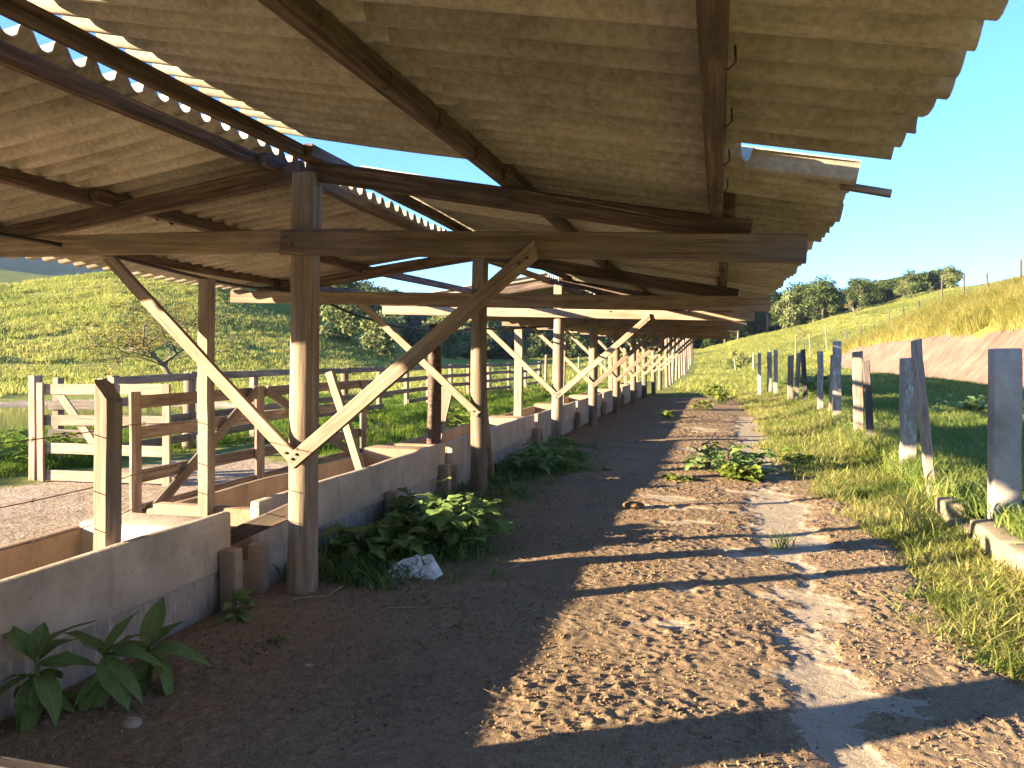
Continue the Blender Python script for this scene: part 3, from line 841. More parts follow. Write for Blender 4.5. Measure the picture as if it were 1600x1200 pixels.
# wide upright board added out of view to cast the shadow crossing the path
tag(board('shadow_board', (-3.25, 1.12, .3), (-3.25, 1.15, 1.72), .34, .10, M['grey_wood'], None, up=(0.52, -.853, 0)), 'unseen wide board added in the nearest trough to cast a shadow over the path', 'post')

# barbed wire strung along the trough posts
for k, (z0, z1) in enumerate(((1.22, 1.60), (.92, 1.25), (.72, .98))):
    pts = []
    for s in np.linspace(0, 1, 40):
        yv = -1 + s * 5.5
        z = np.interp(yv, [-1, 1.15, 3.34, 4.5], [z0 + .02, z0 + .03, z0, z0 - .02 + (.0 if k else -.02)]) - .03 * abs(math.sin(yv * 1.7))
        pts.append((-3.225 - .255 * max(0, yv - 3.4) / 1.1, yv, z))
    V, F = tube_geo(pts, .0028, 4)
    for j in range(4, 38, 3):
        p = Vector(pts[j])
        for dd in ((.012, .004, .016), (-.01, .006, .014)):
            v2, f2 = tube_geo([p - Vector(dd), p + Vector(dd)], .0022, 3); b0 = len(V); V += v2; F += [tuple(q + b0 for q in f) for f in f2]
    tag(mesh_obj('barbed_wire', V, F, M['wire']), ['top strand of barbed wire between the trough posts', 'middle strand of barbed wire between the trough posts', 'lowest strand of barbed wire between the trough posts'][k], 'wire', 'barbed wire strands')

# black hose along the left side of the roof and the slack cable farther on
pts = [(-5.3 + .25 * math.sin(s * 3), yv, 2.36 + roff(yv) - .04 * math.sin(s * 9) ** 2) for s, yv in zip(np.linspace(0, 1, 30), np.linspace(1.0, 8.2, 30))]
pts = [(-4.35 - .5 * s, 3.2 + 5.0 * s, 2.36 + .03 * math.sin(s * 7)) for s in np.linspace(0, 1, 24)]
tag(tube('black_hose', pts, .016, M['hose']), 'black hose running under the roof along the left tie beams', 'hose')
pts = [(-4.85, 8.22, 2.31), (-4.55, 8.3, 2.25), (-4.4, 8.6, 2.14), (-4.2, 9.4, 2.02), (-4.0, 10.2, 1.98), (-3.8, 11.0, 2.0), (-3.7, 11.6, 2.08), (-3.5, 12.2, 2.05), (-3.3, 12.6, 2.1), (-3.0, 13.5, 2.16), (-2.9, 15, 2.2), (-2.75, 16.5, 2.4)]
tag(tube('slack_cable', pts, .018, M['hose']), 'slack black cable sagging between the second and fourth columns', 'cable')

# ================================================================== KERB AND FENCE POSTS ON THE RIGHT
kerb = empty('kerb', (2.0, 8, 0), 'low kerb of worn concrete blocks under the fence posts on the verge', 'kerb')
yv = 3.6; k = 0
while yv < 11.4:
    L = random.uniform(.5, .75) if yv < 6.9 else random.uniform(.28, .5)
    xk = np.interp(yv, [3.5, 6, 8, 11, 14], [2.10, 2.10, 2.08, 2.12, 2.2])
    o = hull_box('block', xk - .09, xk + .10, yv, yv + L, -.1, (.29 if yv < 7.9 else .12) + random.uniform(-.04, .02) - (.07 if 6.95 < yv < 7.9 and k % 2 else 0), M['kerb'], kerb, 1, 3, 2, .012, .03, k + 90)
    o.rotation_euler = (random.uniform(-.02, .02), random.uniform(-.06, .04), random.uniform(-.03, .03))
    yv += L + (random.uniform(.008, .03) if yv < 6.8 else random.uniform(.03, .16)); k += 1

# x, y, height, width, kind, lean x, label
FP = [(2.25, 6.95, 1.40, .20, 'post_conc', 0, 'thick square concrete fence post, nearest on the right verge'),
      (2.18, 8.75, 1.58, .095, 'grey', -.17, 'thin dark timber fence post leaning left, tallest of the row'),
      (2.28, 10.3, 1.32, .17, 'post_white', .0, 'stout fence post with flaking limewash and a jagged top'),
      (2.30, 12.8, 1.36, .10, 'dark', -.05, 'slim dark timber fence post beside the stout limewashed one'),
      (2.36, 14.2, 1.50, .16, 'pale', .0, 'yellowish fence post with a white patch low on its face'),
      (2.50, 17.6, 1.72, .17, 'post_white', .0, 'fence post with a pale sunlit foot, sixth from the camera'),
      (2.52, 18.6, 1.42, .08, 'pale', .03, 'narrow pale stick post behind the sixth fence post'),
      (2.42, 19.6, 1.52, .13, 'post_white', .0, 'grey fence post, eighth from the camera'),
      (2.45, 23.2, 1.60, .13, 'dark', -.05, 'dark post on the near side of the leafy clump'),
      (2.30, 24.2, 1.55, .13, 'grey', .08, 'grey post leaning into the leafy clump, one of a close pair'),
      (2.20, 25.0, 1.50, .17, 'grey', .04, 'broad grey post in the leafy clump, one of a close pair'),
      (2.10, 29.5, 1.75, .14, 'post_white', .0, 'grey post just beyond the leafy clump'),
      (1.98, 31.0, 1.70, .16, 'post_white', .0, 'broad post behind the leafy clump'),
      (1.60, 30.8, 1.75, .12, 'post_conc', .0, 'farthest tall grey post before the bush on the meadow')]
for k, (x, yv, hh, w, kind, lean, lab) in enumerate(FP):
    z0 = h(x, yv)
    if kind in ('post_conc', 'post_white'):
        o = hull_box('fence_post', x - w / 2, x + w / 2, yv - w * .42, yv + w * .42, z0 - .1, z0 + hh, M[kind], None, 2, 2, 8, .006 if kind == 'post_conc' else .014, .014, k + 130)
        o.rotation_euler = (0, lean * .5, random.uniform(-.12, .12))
    else:
        mt = {'grey': M['grey_wood'], 'dark': M['dark_wood'], 'pale': M['pale_wood']}[kind]
        o = board('fence_post', (x, yv, z0 - .1), (x + lean, yv, z0 + hh), w, w * .8, mt, None, up=(1, 0, 0), seg=9, wob=.014, cut1=.02)
    tag(o, lab, 'post', 'fence posts along the right verge')

# ================================================================== GATES AND CORRAL FENCE ON THE LEFT
X0 = -5.4
og = empty('double_braced_gate', (X0, 8.4, 0), 'long weathered gate with crossing braces standing behind the feed troughs', 'gate')
ya, ym, yb = 6.02, 8.05, 10.85
for k, z in enumerate((1.17, .86, .44)):
    board('rail', (X0, ya, z), (X0, yb, z + random.uniform(-.02, .02)), .125, .03, M['grey_wood'] if k else M['rail_red'] if 'rail_red' in M else M['grey_wood'], og)
board('rail', (X0, ya, .12), (X0, yb, .12), .12, .03, M['grey_wood'], og)
board('stile', (X0 + .04, ya, .02), (X0 + .04, ya, 1.27), .13, .035, M['grey_wood'], og, up=(0, 1, 0))
board('stile', (X0 + .04, ym, .02), (X0 + .04, ym, 1.25), .16, .035, M['grey_wood'], og, up=(0, 1, 0))
board('stile', (X0 + .04, yb, .02), (X0 + .04, yb, 1.24), .18, .035, M['grey_wood'], og, up=(0, 1, 0))
board('diagonal', (X0 + .07, ya + .12, .05), (X0 + .07, ym - .1, 1.2), .12, .03, M['grey_wood'], og)
board('diagonal', (X0 + .07, ym + .1, 1.2), (X0 + .07, yb - .4, .12), .12, .03, M['grey_wood'], og)

lg = empty('open_gate', (-7.6, 7.9, 0), 'sunlit pale five-bar gate with one diagonal standing open at the far left', 'gate')
xa, xm, xb = -8.42, -7.42, -6.62
yg = 7.85
def gy_(x): return yg + (x + 8.42) * .08
for z, mt in ((1.19, 'brace'), (.79, 'pale_wood'), (.42, 'pale_wood'), (.08, 'pale_wood')):
    board('rail', (xa, gy_(xa), z), (xb, gy_(xb), z), .135, .03, M[mt], lg)
board('stile', (xa, gy_(xa) - .035, .0), (xa, gy_(xa) - .035, 1.27), .10, .035, M['pale_wood'], lg, up=(1, 0, 0))
board('stile', (xm, gy_(xm) - .035, .0), (xm, gy_(xm) - .035, 1.27), .10, .035, M['pale_wood'], lg, up=(1, 0, 0))
board('stile', (xb, gy_(xb) - .035, -.02), (xb, gy_(xb) - .035, 1.26), .11, .035, M['pale_wood'], lg, up=(1, 0, 0))
board('diagonal', (xa + .2, gy_(xa) + .04, 1.15), (xm - .02, gy_(xm) + .04, .15), .11, .03, M['pale_wood'], lg)
tag(board('gate_post', (-8.62, 7.92, -.1), (-8.62, 7.92, 1.36), .13, .13, M['pale_wood'], None, up=(1, 0, 0)), 'pale squared gatepost at the far left end of the open gate', 'post')
tag(log('gate_post', (-6.38, 8.35, -.1), (-6.38, 8.35, 1.34), .08, .08, M['dark_wood'], None, seed=77), 'dark round gatepost at the right end of the open gate', 'post')

cf = empty('corral_fence', (-9, 22, 0), 'long grey board fence with four rails enclosing the green corral', 'fence')
FY = [9.6, 11.2, 13.3, 15.4, 17.6, 19.8, 22.0, 24.2, 26.6, 29.0, 31.6, 34.4, 37.2, 40.0]
def fx(yv): return float(np.interp(yv, [9, 11, 16, 29, 40], [-8.9, -8.75, -9.05, -9.6, -9.2]))
for k, yv in enumerate(FY):
    z = h(fx(yv), yv)
    if k % 3 == 1: log('post', (fx(yv) - .1, yv, z - .1), (fx(yv) - .1, yv, z + 1.33), .10, .10, M['column'], cf, seed=k + 80, n=12)
    else: board('post', (fx(yv) - .09, yv, z - .1), (fx(yv) - .09, yv, z + 1.32), .15, .12, M['pale_wood'], cf, up=(0, 1, 0))
for k in range(len(FY) - 1):
    for zr in (1.25, .9, .56, .22):
        if zr == .22 and k % 3 == 2: continue
        a, b = FY[k] - .1, FY[k + 1] + .1
        board('rail', (fx(a) + .012 * (k % 2), a, h(fx(a), a) + zr + random.uniform(-.02, .02)), (fx(b) + .012 * (k % 2), b, h(fx(b), b) + zr + random.uniform(-.02, .02)), .13, .03, M['grey_wood'], cf)
# board fence closing the corral behind the open gate
cb = empty('corral_side_fence', (-11, 9.6, 0), 'low dark board fence in shade behind the open gate', 'fence')
for x in (-9.95, -9.1): board('post', (x, 9.55, -.1), (x, 9.55, 1.28), .14, .12, M['pale_wood'], cb, up=(1, 0, 0))
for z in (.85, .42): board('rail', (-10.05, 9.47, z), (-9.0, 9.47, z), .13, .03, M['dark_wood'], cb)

# stakes of the wire fence beyond the corral
for k in range(16):
    yv = 42 + k * 4.2 + random.uniform(-1, 1); x = -9.3 + k * .12 + random.uniform(-.3, .3)
    o = log('fence_stake', (x, yv, h(x, yv) - .1), (x + random.uniform(-.08, .08), yv, h(x, yv) + random.uniform(1.4, 1.9)), .075, .065, M['pale_wood'], None, seed=k + 120, n=8)
    tag(o, f'{ordinal(k + 1)} pale stake of the wire fence running on beyond the board corral', 'stake', 'pale stakes beyond the corral')

# ridge fence on the right bank and stakes on the meadow
rk = 0
for yv in np.arange(20, 96, 4.0):
    x = 13.3 + random.uniform(-.3, .3) - max(0, yv - 60) * .12
    z = h(x, yv)
    o = log('fence_stake', (x, yv, z - .1), (x + random.uniform(-.12, .12), yv, z + 1.5 + random.uniform(-.2, .2)), .06, .05, M['dark_wood'], None, seed=rk + 160, n=8)
    tag(o, f'grey stake of the fence along the grassy bank top, {ORD[rk]} from the camera', 'stake', 'stakes along the bank top'); rk += 1
for k, (px, py, hh) in enumerate(((1292, 548, 2.6), (1266, 558, 2.4), (1243, 562, 2.3), (1205, 572, 1.6), (1178, 580, 1.6), (1176, 578, 1.3), (1150, 582, 1.2))):
    p = hit(px, py)
    o = log('meadow_stake', (p.x, p.y, p.z - .1), (p.x - .15 + .1 * (k % 3), p.y, p.z + hh), .07, .06, M['pale_wood'], None, seed=k + 190, n=8)
    tag(o, f'thin stake of the old fence crossing the meadow, {ORD[k + 1] if k else "rightmost"} from the right', 'stake', 'stakes across the meadow')

# ================================================================== PLANTS
def leaf_mesh(nm, L, W, mat, droop=.35, fold=.25, lobes=0, tip=1.0):
    n = 6; V = []; F = []
    for i in range(n + 1):
        s = i / n
        w = W * (math.sin(math.pi * min(1, s ** .8)) ** .8 if 0 < s < 1 else 0.03)
        if lobes and 0 < i < n: w *= 1 + .35 * math.sin(i * 2.6)
        x = L * s * (1 - .12 * droop * s); z = -droop * L * s ** 2
        for t in (-1, -.5, 0, .5, 1):
            V.append((x - abs(t) * lobes * .12 * L * (i < 3), w / 2 * t + .02 * L * math.sin(s * 3 + tip), z + fold * w * abs(t) * .5 - .03 * L * (abs(t) == 1) * math.sin(i * 1.9 + t + tip) + .012 * L * math.sin(i * 2.7 + t * 3 + tip)))
    for i in range(n):
        for j in range(4):
            a = i * 5 + j; F.append((a, a + 1, a + 6, a + 5))
    me = bpy.data.meshes.new(nm); me.from_pydata(V, [], F); me.shade_smooth(); me.materials.append(mat)
    return me
def put_leaf(parent, me, loc, az, el, s, roll=0, name='leaf'):
    o = bpy.data.objects.new(name, me)
    m = Matrix.Rotation(az, 4, 'Z') @ Matrix.Rotation(-el, 4, 'Y') @ Matrix.Rotation(roll, 4, 'X') @ Matrix.Scale(s, 4)
    m.translation = Vector(loc); o.matrix_basis = m
    return link(o, parent)
LB = [leaf_mesh('leaf', .30, w_, M['leaf_broad'], d, f_, tip=q_) for d, w_, f_, q_ in ((.25, .12, .3, 1), (.55, .13, .2, 2), (.12, .10, .4, 3), (.4, .14, .15, 4), (.75, .11, .3, 5))]
LW = [leaf_mesh('leaf', L_, L_ * .58, M['leaf_weed'], d, .25, 1) for L_, d in ((.17, .3), (.14, .6), (.10, .2), (.12, .45), (.08, .3))]
LS = [leaf_mesh('leaf', L_, L_ * .6, M['leaf_sun'], d, .25, 1) for L_, d in ((.15, .3), (.12, .5), (.08, .25))]

def broad_plant(x, y, leaves, lab, hh=.3):
    z = aisle_z(x, y) - .02
    t = empty('broadleaf_plant', (x, y, z), lab, 'plant', 'broad-leaved plants along the nearest trough')
    tube('stem', [(x, y, z - .05), (x + .01, y, z + hh * .5), (x, y + .01, z + hh)], [.012, .010, .006], M['stem'], t)
    for (az, el, s, zz) in leaves:
        put_leaf(t, random.choice(LB), (x, y, z + zz), R(az), R(el), s * .86, random.uniform(-.3, .3))
def low_leaves(n): return [(random.uniform(0, 360), random.uniform(-35, 20), random.uniform(.5, .85), random.uniform(.05, .2)) for _ in range(n)]
broad_plant(-2.83, 2.60, [(175, 35, 1.0, .26), (100, 30, 1.0, .25), (70, 62, .85, .27), (-62, -55, 1.0, .20), (-15, -5, 1.0, .2), (35, 12, .9, .24), (-110, 5, .9, .2), (125, 45, .8, .26)] + low_leaves(7),
            'broad-leaved plant in the lower left corner with one big hanging leaf', .28)
broad_plant(-2.62, 2.76, [(85, 78, .85, .22), (172, 22, 1.05, .24), (10, 25, .9, .24), (-25, -25, 1.0, .24), (-60, -50, .8, .2), (40, 40, .8, .25), (-10, 5, .85, .2), (-100, -30, .7, .15)] + low_leaves(9),
            'broad-leaved plant with a crowded rosette, middle of the three by the trough', .25)
broad_plant(-2.58, 2.98, [(110, 72, .95, .2), (60, 48, .7, .2), (5, 24, 1.0, .18), (-15, 2, .95, .16), (200, 25, .8, .18), (-70, -5, .6, .12), (150, 20, .6, .15)] + low_leaves(5),
            'broad-leaved plant with one upright narrow leaf, farthest of the three by the trough', .2)

def leafy_weed(x, y, rad, hh, nst, nlf, lab, meshes, name='leafy_weed', z=None, group=None, sc=(.6, 1.25), sy=1.0):
    z = aisle_z(x, y) - .03 if z is None else z
    t = empty(name, (x, y, z), lab, 'weed', group)
    for i in range(nst):
        a = random.uniform(0, 6.283); r = rad * math.sqrt(random.uniform(.05, 1)); ex, ey = x + r * math.cos(a), y + r * math.sin(a) * sy
        ez = z + hh * random.uniform(.5, 1.05) * (1 - .45 * (r / rad) ** 2)
        mx, my = x + (ex - x) * .4, y + (ey - y) * .4
        tube('stem', [(x + (ex - x) * .15, y + (ey - y) * .15, z), (mx, my, z + (ez - z) * .65), (ex, ey, ez)], [.008, .006, .003], M['stem'], t, 4)
        for j in range(nlf):
            s = 1 - .75 * (j / nlf) * random.uniform(.6, 1.2)
            s = max(.15, min(1, s))
            lx, ly = x + (ex - x) * s, y + (ey - y) * s; lz = z + (ez - z) * (1 - (1 - s) ** 1.7)
            put_leaf(t, random.choice(meshes), (lx, ly, lz), random.uniform(0, 6.283), random.uniform(-.25, .45), random.uniform(*sc), random.uniform(-.5, .5))
    return t
leafy_weed(-1.98, 5.72, .46, .52, 27, 9, 'biggest leafy weed by the trough, its right side catching the sun behind the plastic bag', LW)
leafy_weed(-2.48, 5.35, .46, .36, 26, 8, 'dark leafy weed spreading between the nearest column and the bag', LW)
leafy_weed(-2.5, 6.4, .42, .48, 22, 8, 'leafy weed against the trough beside the lone concrete stub', LW)
leafy_weed(-2.25, 9.9, .5, .42, 24, 8, 'dark leafy weed growing just right of the second log column', LW, sy=1.6)
leafy_weed(-2.45, 11.2, .45, .38, 20, 8, 'dark leafy weed by the trough before the third log column', LW, sy=1.6)
leafy_weed(-2.78, 3.92, .15, .18, 5, 3, 'small rounded-leaf weed at the foot of the nearest trough end', LW, sc=(.7, 1.1))
leafy_weed(-2.27, 3.62, .07, .10, 3, 2, 'tiny seedling alone on the shaded dirt left of the bag', LW, sc=(.35, .55))
leafy_weed(-1.60, 3.18, .06, .07, 3, 3, 'tiny ferny sprig on the shaded dirt in the foreground', LW, sc=(.25, .4))
leafy_weed(-1.49, 10.1, .16, .14, 5, 4, 'small pale weed alone in the middle of the shaded path', LS, sc=(.5, .8))
leafy_weed(.12, 10.6, .62, .46, 32, 8, 'wide dark leafy weed patch sprawling across the concrete strip of the path', LW, sy=1.1, sc=(.7, 1.3))
leafy_weed(.28, 9.85, .42, .24, 22, 7, 'low bright weed patch in front of the wide dark one', LS, sy=.8)
leafy_weed(-.42, 9.5, .26, .12, 9, 5, 'low sunlit weed at the left of the wide weed patch', LS)
leafy_weed(1.05, 11.4, .25, .32, 8, 5, 'upright bright weed on the verge right of the concrete strip', LS)
leafy_weed(.15, 25.2, .6, .75, 18, 6, 'tall bushy weed in the sun far down the path', LS, sc=(1, 1.8))
leafy_weed(-.35, 22.3, .4, .4, 10, 5, 'lower weed beside the tall bushy one far down the path', LS, sc=(.9, 1.4))
leafy_weed(-1.15, 19.0, .25, .28, 8, 5, 'round sunlit weed alone in the shade near the fourth column', LS, sc=(.8, 1.3))
leafy_weed(.15, 7.0, .05, .13, 2, 4, 'tiny sunlit seedling beside the concrete strip', LS, sc=(.22, .35))
leafy_weed(2.9, 26.0, .9, 1.0, 24, 6, 'dark leafy clump growing around the far fence posts', LW, z=h(2.9, 26) - .05, sc=(1.2, 2.2))
leafy_weed(2.75, 14.9, .5, .25, 12, 5, 'low leafy weed at the foot of the limewashed fence posts', LW, z=h(2.75, 14.9) - .03)
leafy_weed(5.2, 17.5, 1.2, .55, 26, 6, 'dark shaded shrubby weed spreading on the field below the bank', LW, z=h(5.2, 17.5) - .05, sc=(1.0, 1.8))
leafy_weed(2.45, 6.0, .22, .26, 6, 4, 'leafy weed at the right edge beside the nearest concrete post', LS, z=.2, sc=(.7, 1.1))
leafy_weed(-4.7, 14.5, .7, .7, 18, 5, 'bright leafy bush in the sun behind the third trough', LS, z=0, sc=(.9, 1.5), sy=1.8)
leafy_weed(-9.6, 9.0, .7, .6, 26, 6, 'bright green weed mass left of the open gate', LS, z=0, sc=(.9, 1.6))
leafy_weed(-10.6, 8.4, .9, .7, 26, 6, 'green weed mass at the left edge below the pond', LS, z=0, sc=(.9, 1.6))

def tuft(name, x, y, z, n, hgt, mat, lab, spread=.06, lean=.7, wid=.008, seed=1):
    p = blade_clump(name, mat, n, hgt, spread, wid, lean, seed)
    COL.objects.link(p); p.location = (x, y, z)
    return tag(p, lab, 'grass tuft')
tuft('grass_tuft', .52, 6.5, .05, 46, .20, M['grass_lush'], 'green grass tuft growing from the concrete strip where the shadows cross', .09, .8, seed=3)
tuft('grass_tuft', 1.66, 7.15, .02, 90, .55, M['grass_verge'], 'big tangled grass tuft against the broken kerb blocks', .16, .8, seed=4)

# --- grass masses
GV = [blade_clump('verge_clump', M['grass_verge'], 20, .13, .07, .006, 1.0, s) for s in range(4)]
GVF = [blade_clump('verge_far_clump', M['grass_verge'], 16, .22, .14, .012, 1.0, s + 10) for s in range(4)]
GF = [blade_clump('field_clump', M['grass_field'], 22, .22, .13, .010, 1.1, s + 20) for s in range(4)]
GL = [blade_clump('lush_clump', M['grass_lush'], 22, .20, .13, .011, .9, s + 30) for s in range(4)]
GLV = [blade_clump('green_verge_clump', M['grass_lush'], 22, .15, .09, .007, 1.0, s + 80) for s in range(3)]
GT = [blade_clump('tall_clump', M['grass_tall'], 44, .95, .34, .013, .95, s + 40, 1.0) for s in range(4)]
GH = [blade_clump('hill_clump', M['grass_hill'], 40, .42, .8, .05, .55, s + 50) for s in range(4)]
GHF = [blade_clump('meadow_clump', M['grass_hill'], 22, .35, .35, .03, .9, s + 60) for s in range(4)]
def verge_keep(x, y):
    e = 1.25 + (fbm(y / .7, x * 0, 3, 71) - .5) * .9 + .25 * sm(7.2, 6.2, y) * sm(5.0, 6.0, y) * 1.2 - .12 * sm(5.6, 5.0, y) + .5 * sm(4.3, 3.9, y) * 2
    e = e - .35 * sm(8, 11, y)
    dens = sm(e - .12, e + .28, x) * sm(.25, .5, fbm(x / .35, y / .35, 3, 73) + .12 * sm(1.2, 2, x))
    return dens
def lab_stuff(o, lab, cat): return tag(o, lab, cat, None, 'stuff')
lab_stuff(scatter_area('verge_grass', 9000, .6, 2.02, 3.2, 13.5, verge_keep, GV, .6, 1.5, .0), 'yellow green grass of the near right verge beside the dirt', 'grass')
lab_stuff(scatter_area('verge_grass', 16000, .3, 2.6, 11, 34, lambda x, y: sm(.75, 1.15, x + (fbm(y / 1.2, x * 0, 3, 75) - .5) * .9 - .9 * np.exp(-((y - 13.5) / 1.6) ** 2) * 0) * .9, GVF, .5, 1.15, .0), 'yellow grass along the verge farther down the path', 'grass')
lab_stuff(scatter_area('verge_green_grass', 2600, .85, 2.05, 3.9, 13, lambda x, y: sm(.5, .68, fbm(x / .5, y / .8, 3, 97)) * verge_keep(x, y), GLV, .5, 1.1, .0), 'fresh green grass patches among the yellow verge', 'grass')
lab_stuff(scatter_area('kerb_grass', 1500, 1.86, 2.06, 5.6, 12, lambda x, y: sm(.35, .6, fbm(y / .5, x * 0, 3, 93)) + .5 * (y > 7.6), GV, .9, 2.0, .0), 'rough grass growing up against the kerb blocks', 'grass')
lab_stuff(scatter_area('field_grass', 34000, 2.12, 9.4, 4.5, 60, lambda x, y: 1 - sm(8.1, 8.9, x + (fbm(y / 3.0, x * 0 + 1.3, 3, 2) - .5) * 1.1), GF, .5, 1.25, .0, 1.7), 'shaded green grass of the field behind the fence posts', 'grass')
lab_stuff(scatter_area('bank_grass', 15000, 10.0, 16, 12, 75, lambda x, y: sm(.25, .5, fbm(y / 1.5, x / 2, 3, 77) + .3 * sm(10.4, 11.6, x + (fbm(y / 3.0, x * 0 + 1.3, 3, 2) - .5) * 1.1)) * sm(10.3, 11.0, x + (fbm(y / 3.0, x * 0 + 1.3, 3, 2) - .5) * 1.1), GT, .55, 1.25, -.05, 1.3), 'tall dry yellow grass covering the top of the cut bank', 'grass')
lab_stuff(scatter_area('corral_grass', 30000, -16, -4.3, 6.5, 42, lambda x, y: sm(0, .45, fbm(x / 1.3, y / 1.3, 3, 79) - .25 - 1.2 * sm(-9.2, -7.0, x - y * .12 + 1.2) * (1 - sm(8.5, 11.5, y + (x + 6) * .6))) * (np.hypot((x + 20) / 1.15, y - 17.5) > 6.8), GL, .5, 1.2, .0, 1.3), 'bright green grass inside the board corral', 'grass')
def annulus(name, n, az0, az1, d0, d1, keep, protos, s0, s1, p=.6):
    az = np.radians(RNG.uniform(az0, az1, n)); d = d0 + (d1 - d0) * RNG.random(n) ** p
    x, y = np.sin(az) * d, np.cos(az) * d
    k = RNG.random(n) < keep(x, y); x, y = x[k], y[k]; m = len(x)
    return scatter(name, np.stack([x, y, H(x, y) - .03], 1), rand_rot(m), RNG.uniform(s0, s1, m), RNG.integers(0, len(protos), m), protos)
lab_stuff(annulus('hill_grass', 75000, -54, -17, 30, 140, lambda x, y: sm(.25, .5, fbm(x / 5, y / 2.5, 3, 81)) * .95 * (np.hypot((x + 20) / 1.15, y - 17.5) > 8), GH, .4, 1.1), 'tufty yellow green grass covering the hill on the left', 'grass')
lab_stuff(annulus('meadow_grass', 30000, -18, 16, 31, 165, lambda x, y: ((x < 8.6) | (y > 66)) * ((x < -4.2) | (x > -1.8) | (y > 92) ) * .9, GHF, .5, 1.3), 'sunny yellow grass of the meadow beyond the shed', 'grass')

GW = [blade_clump('shade_clump', M['leaf_weed_g'], 16, .13, .10, .012, 1.0, s + 70) for s in range(3)]
def weed_keep(x, y): return np.exp(-(((x + 2.45) / .42) ** 2)) * (np.exp(-((y - 5.6) / .75) ** 2) + .8 * np.exp(-((y - 10.4) / 1.1) ** 2) + .12 * (y > 4))
o = scatter_area('shade_weeds', 5000, -2.95, -1.4, 4.6, 13, weed_keep, GW, .5, 1.4, .05)
lab_stuff(o, 'low green undergrowth in the shade along the foot of the troughs', 'weeds')
# --- clods and straw on the path
def clod_proto(s, mat):
    rd = random.Random(s); V = []; F = []
    ph = [(0, 0, 1)] + [(math.cos(a) * .9, math.sin(a) * .9, .25) for a in np.linspace(0, 6.283, 6)[:-1]] + [(math.cos(a + .6) * .7, math.sin(a + .6) * .7, -.5) for a in np.linspace(0, 6.283, 6)[:-1]]
    V = [tuple(c * rd.uniform(.65, 1.2) for c in p) for p in ph]
    for k in range(5):
        a, b = 1 + k, 1 + (k + 1) % 5
        F += [(0, a, b), (a, a + 5, b), (b, a + 5, 6 + (k + 1) % 5)]
    return proto('clod_kind', V, F, mat)
CP = [clod_proto(s, M['clod']) for s in range(5)] + [clod_proto(s + 9, M['crumb']) for s in range(1)]
n = 90000
cxp = RNG.uniform(-3.0, 1.5, n); cyp = 1.8 + 12 * RNG.random(n) ** 1.5
kp = (RNG.random(n) < (1 - slab_mask(cxp, cyp) * .93) * (.25 + .9 * sm(.4, .65, fbm(cxp / .4, cyp / .4, 3, 91))))
cxp, cyp = cxp[kp], cyp[kp]
ii = np.clip(np.searchsorted(ax, cxp), 0, an - 1); jj = np.clip(np.searchsorted(ay, cyp), 0, am - 1)
m_ = len(cxp)
o = scatter('soil_clods', np.stack([cxp, cyp, AZ[jj, ii] + .002], 1), rand_rot(m_, 1.5), .002 + .010 * RNG.random(m_) ** 5, RNG.integers(0, 6, m_), CP)
lab_stuff(o, 'crumbled dry manure and soil clods strewn over the path', 'soil')
SP = []
for s in range(4):
    rd = random.Random(s + 5); L = rd.uniform(.02, .06)
    V, F = tube_geo([(-L, 0, 0), (-L * .3, rd.uniform(-.02, .02), .006), (L * .4, rd.uniform(-.02, .02), .008), (L, 0, 0)], .0011, 3)
    SP.append(proto('straw_kind', V, F, M['straw']))
n = 1100
sx_ = RNG.uniform(-2.9, 1.6, n); sy_ = 2 + 10 * RNG.random(n) ** 1.5
ii = np.clip(np.searchsorted(ax, sx_), 0, an - 1); jj = np.clip(np.searchsorted(ay, sy_), 0, am - 1)
lab_stuff(scatter('straw_litter', np.stack([sx_, sy_, AZ[jj, ii] + .006], 1), rand_rot(n, .1), RNG.uniform(.5, 1.2, n), RNG.integers(0, 4, n), SP), 'bits of dry straw and twig lying on the path', 'straw')

# --- trees
def crown_geo(rd, blobs, nleaf, ls):
    V = []; F = []
    tot = sum(b[3] ** 2 for b in blobs)
    for (bx, by, bz, br) in blobs:
        nn = int(nleaf * br ** 2 / tot)
        for _ in range(nn):
            d = Vector((rd.gauss(0, 1), rd.gauss(0, 1), rd.gauss(0, 1))).normalized()
            r = br * (rd.random() ** .33) * (.75 + .45 * float(vnoise(d.x * 2 + bx * 3 + 9, d.y * 2 + d.z * 3 + by, 2)))
            p = Vector((bx, by, bz)) + Vector((d.x, d.y, d.z * .8)) * r
            nrm = (d + Vector((rd.gauss(0, .5), rd.gauss(0, .5), rd.gauss(.3, .5)))).normalized()
            u = nrm.orthogonal().normalized(); v = nrm.cross(u); a = rd.uniform(0, 6.283)
            u, v = u * math.cos(a) + v * math.sin(a), v * math.cos(a) - u * math.sin(a)
            s = ls * rd.uniform(.6, 1.3); b0 = len(V)
            V += [p - u * s, p + v * s * .55 + nrm * s * .1, p + u * s, p - v * s * .55 + nrm * s * .1]
            F.append((b0, b0 + 1, b0 + 2, b0 + 3))
    return V, F
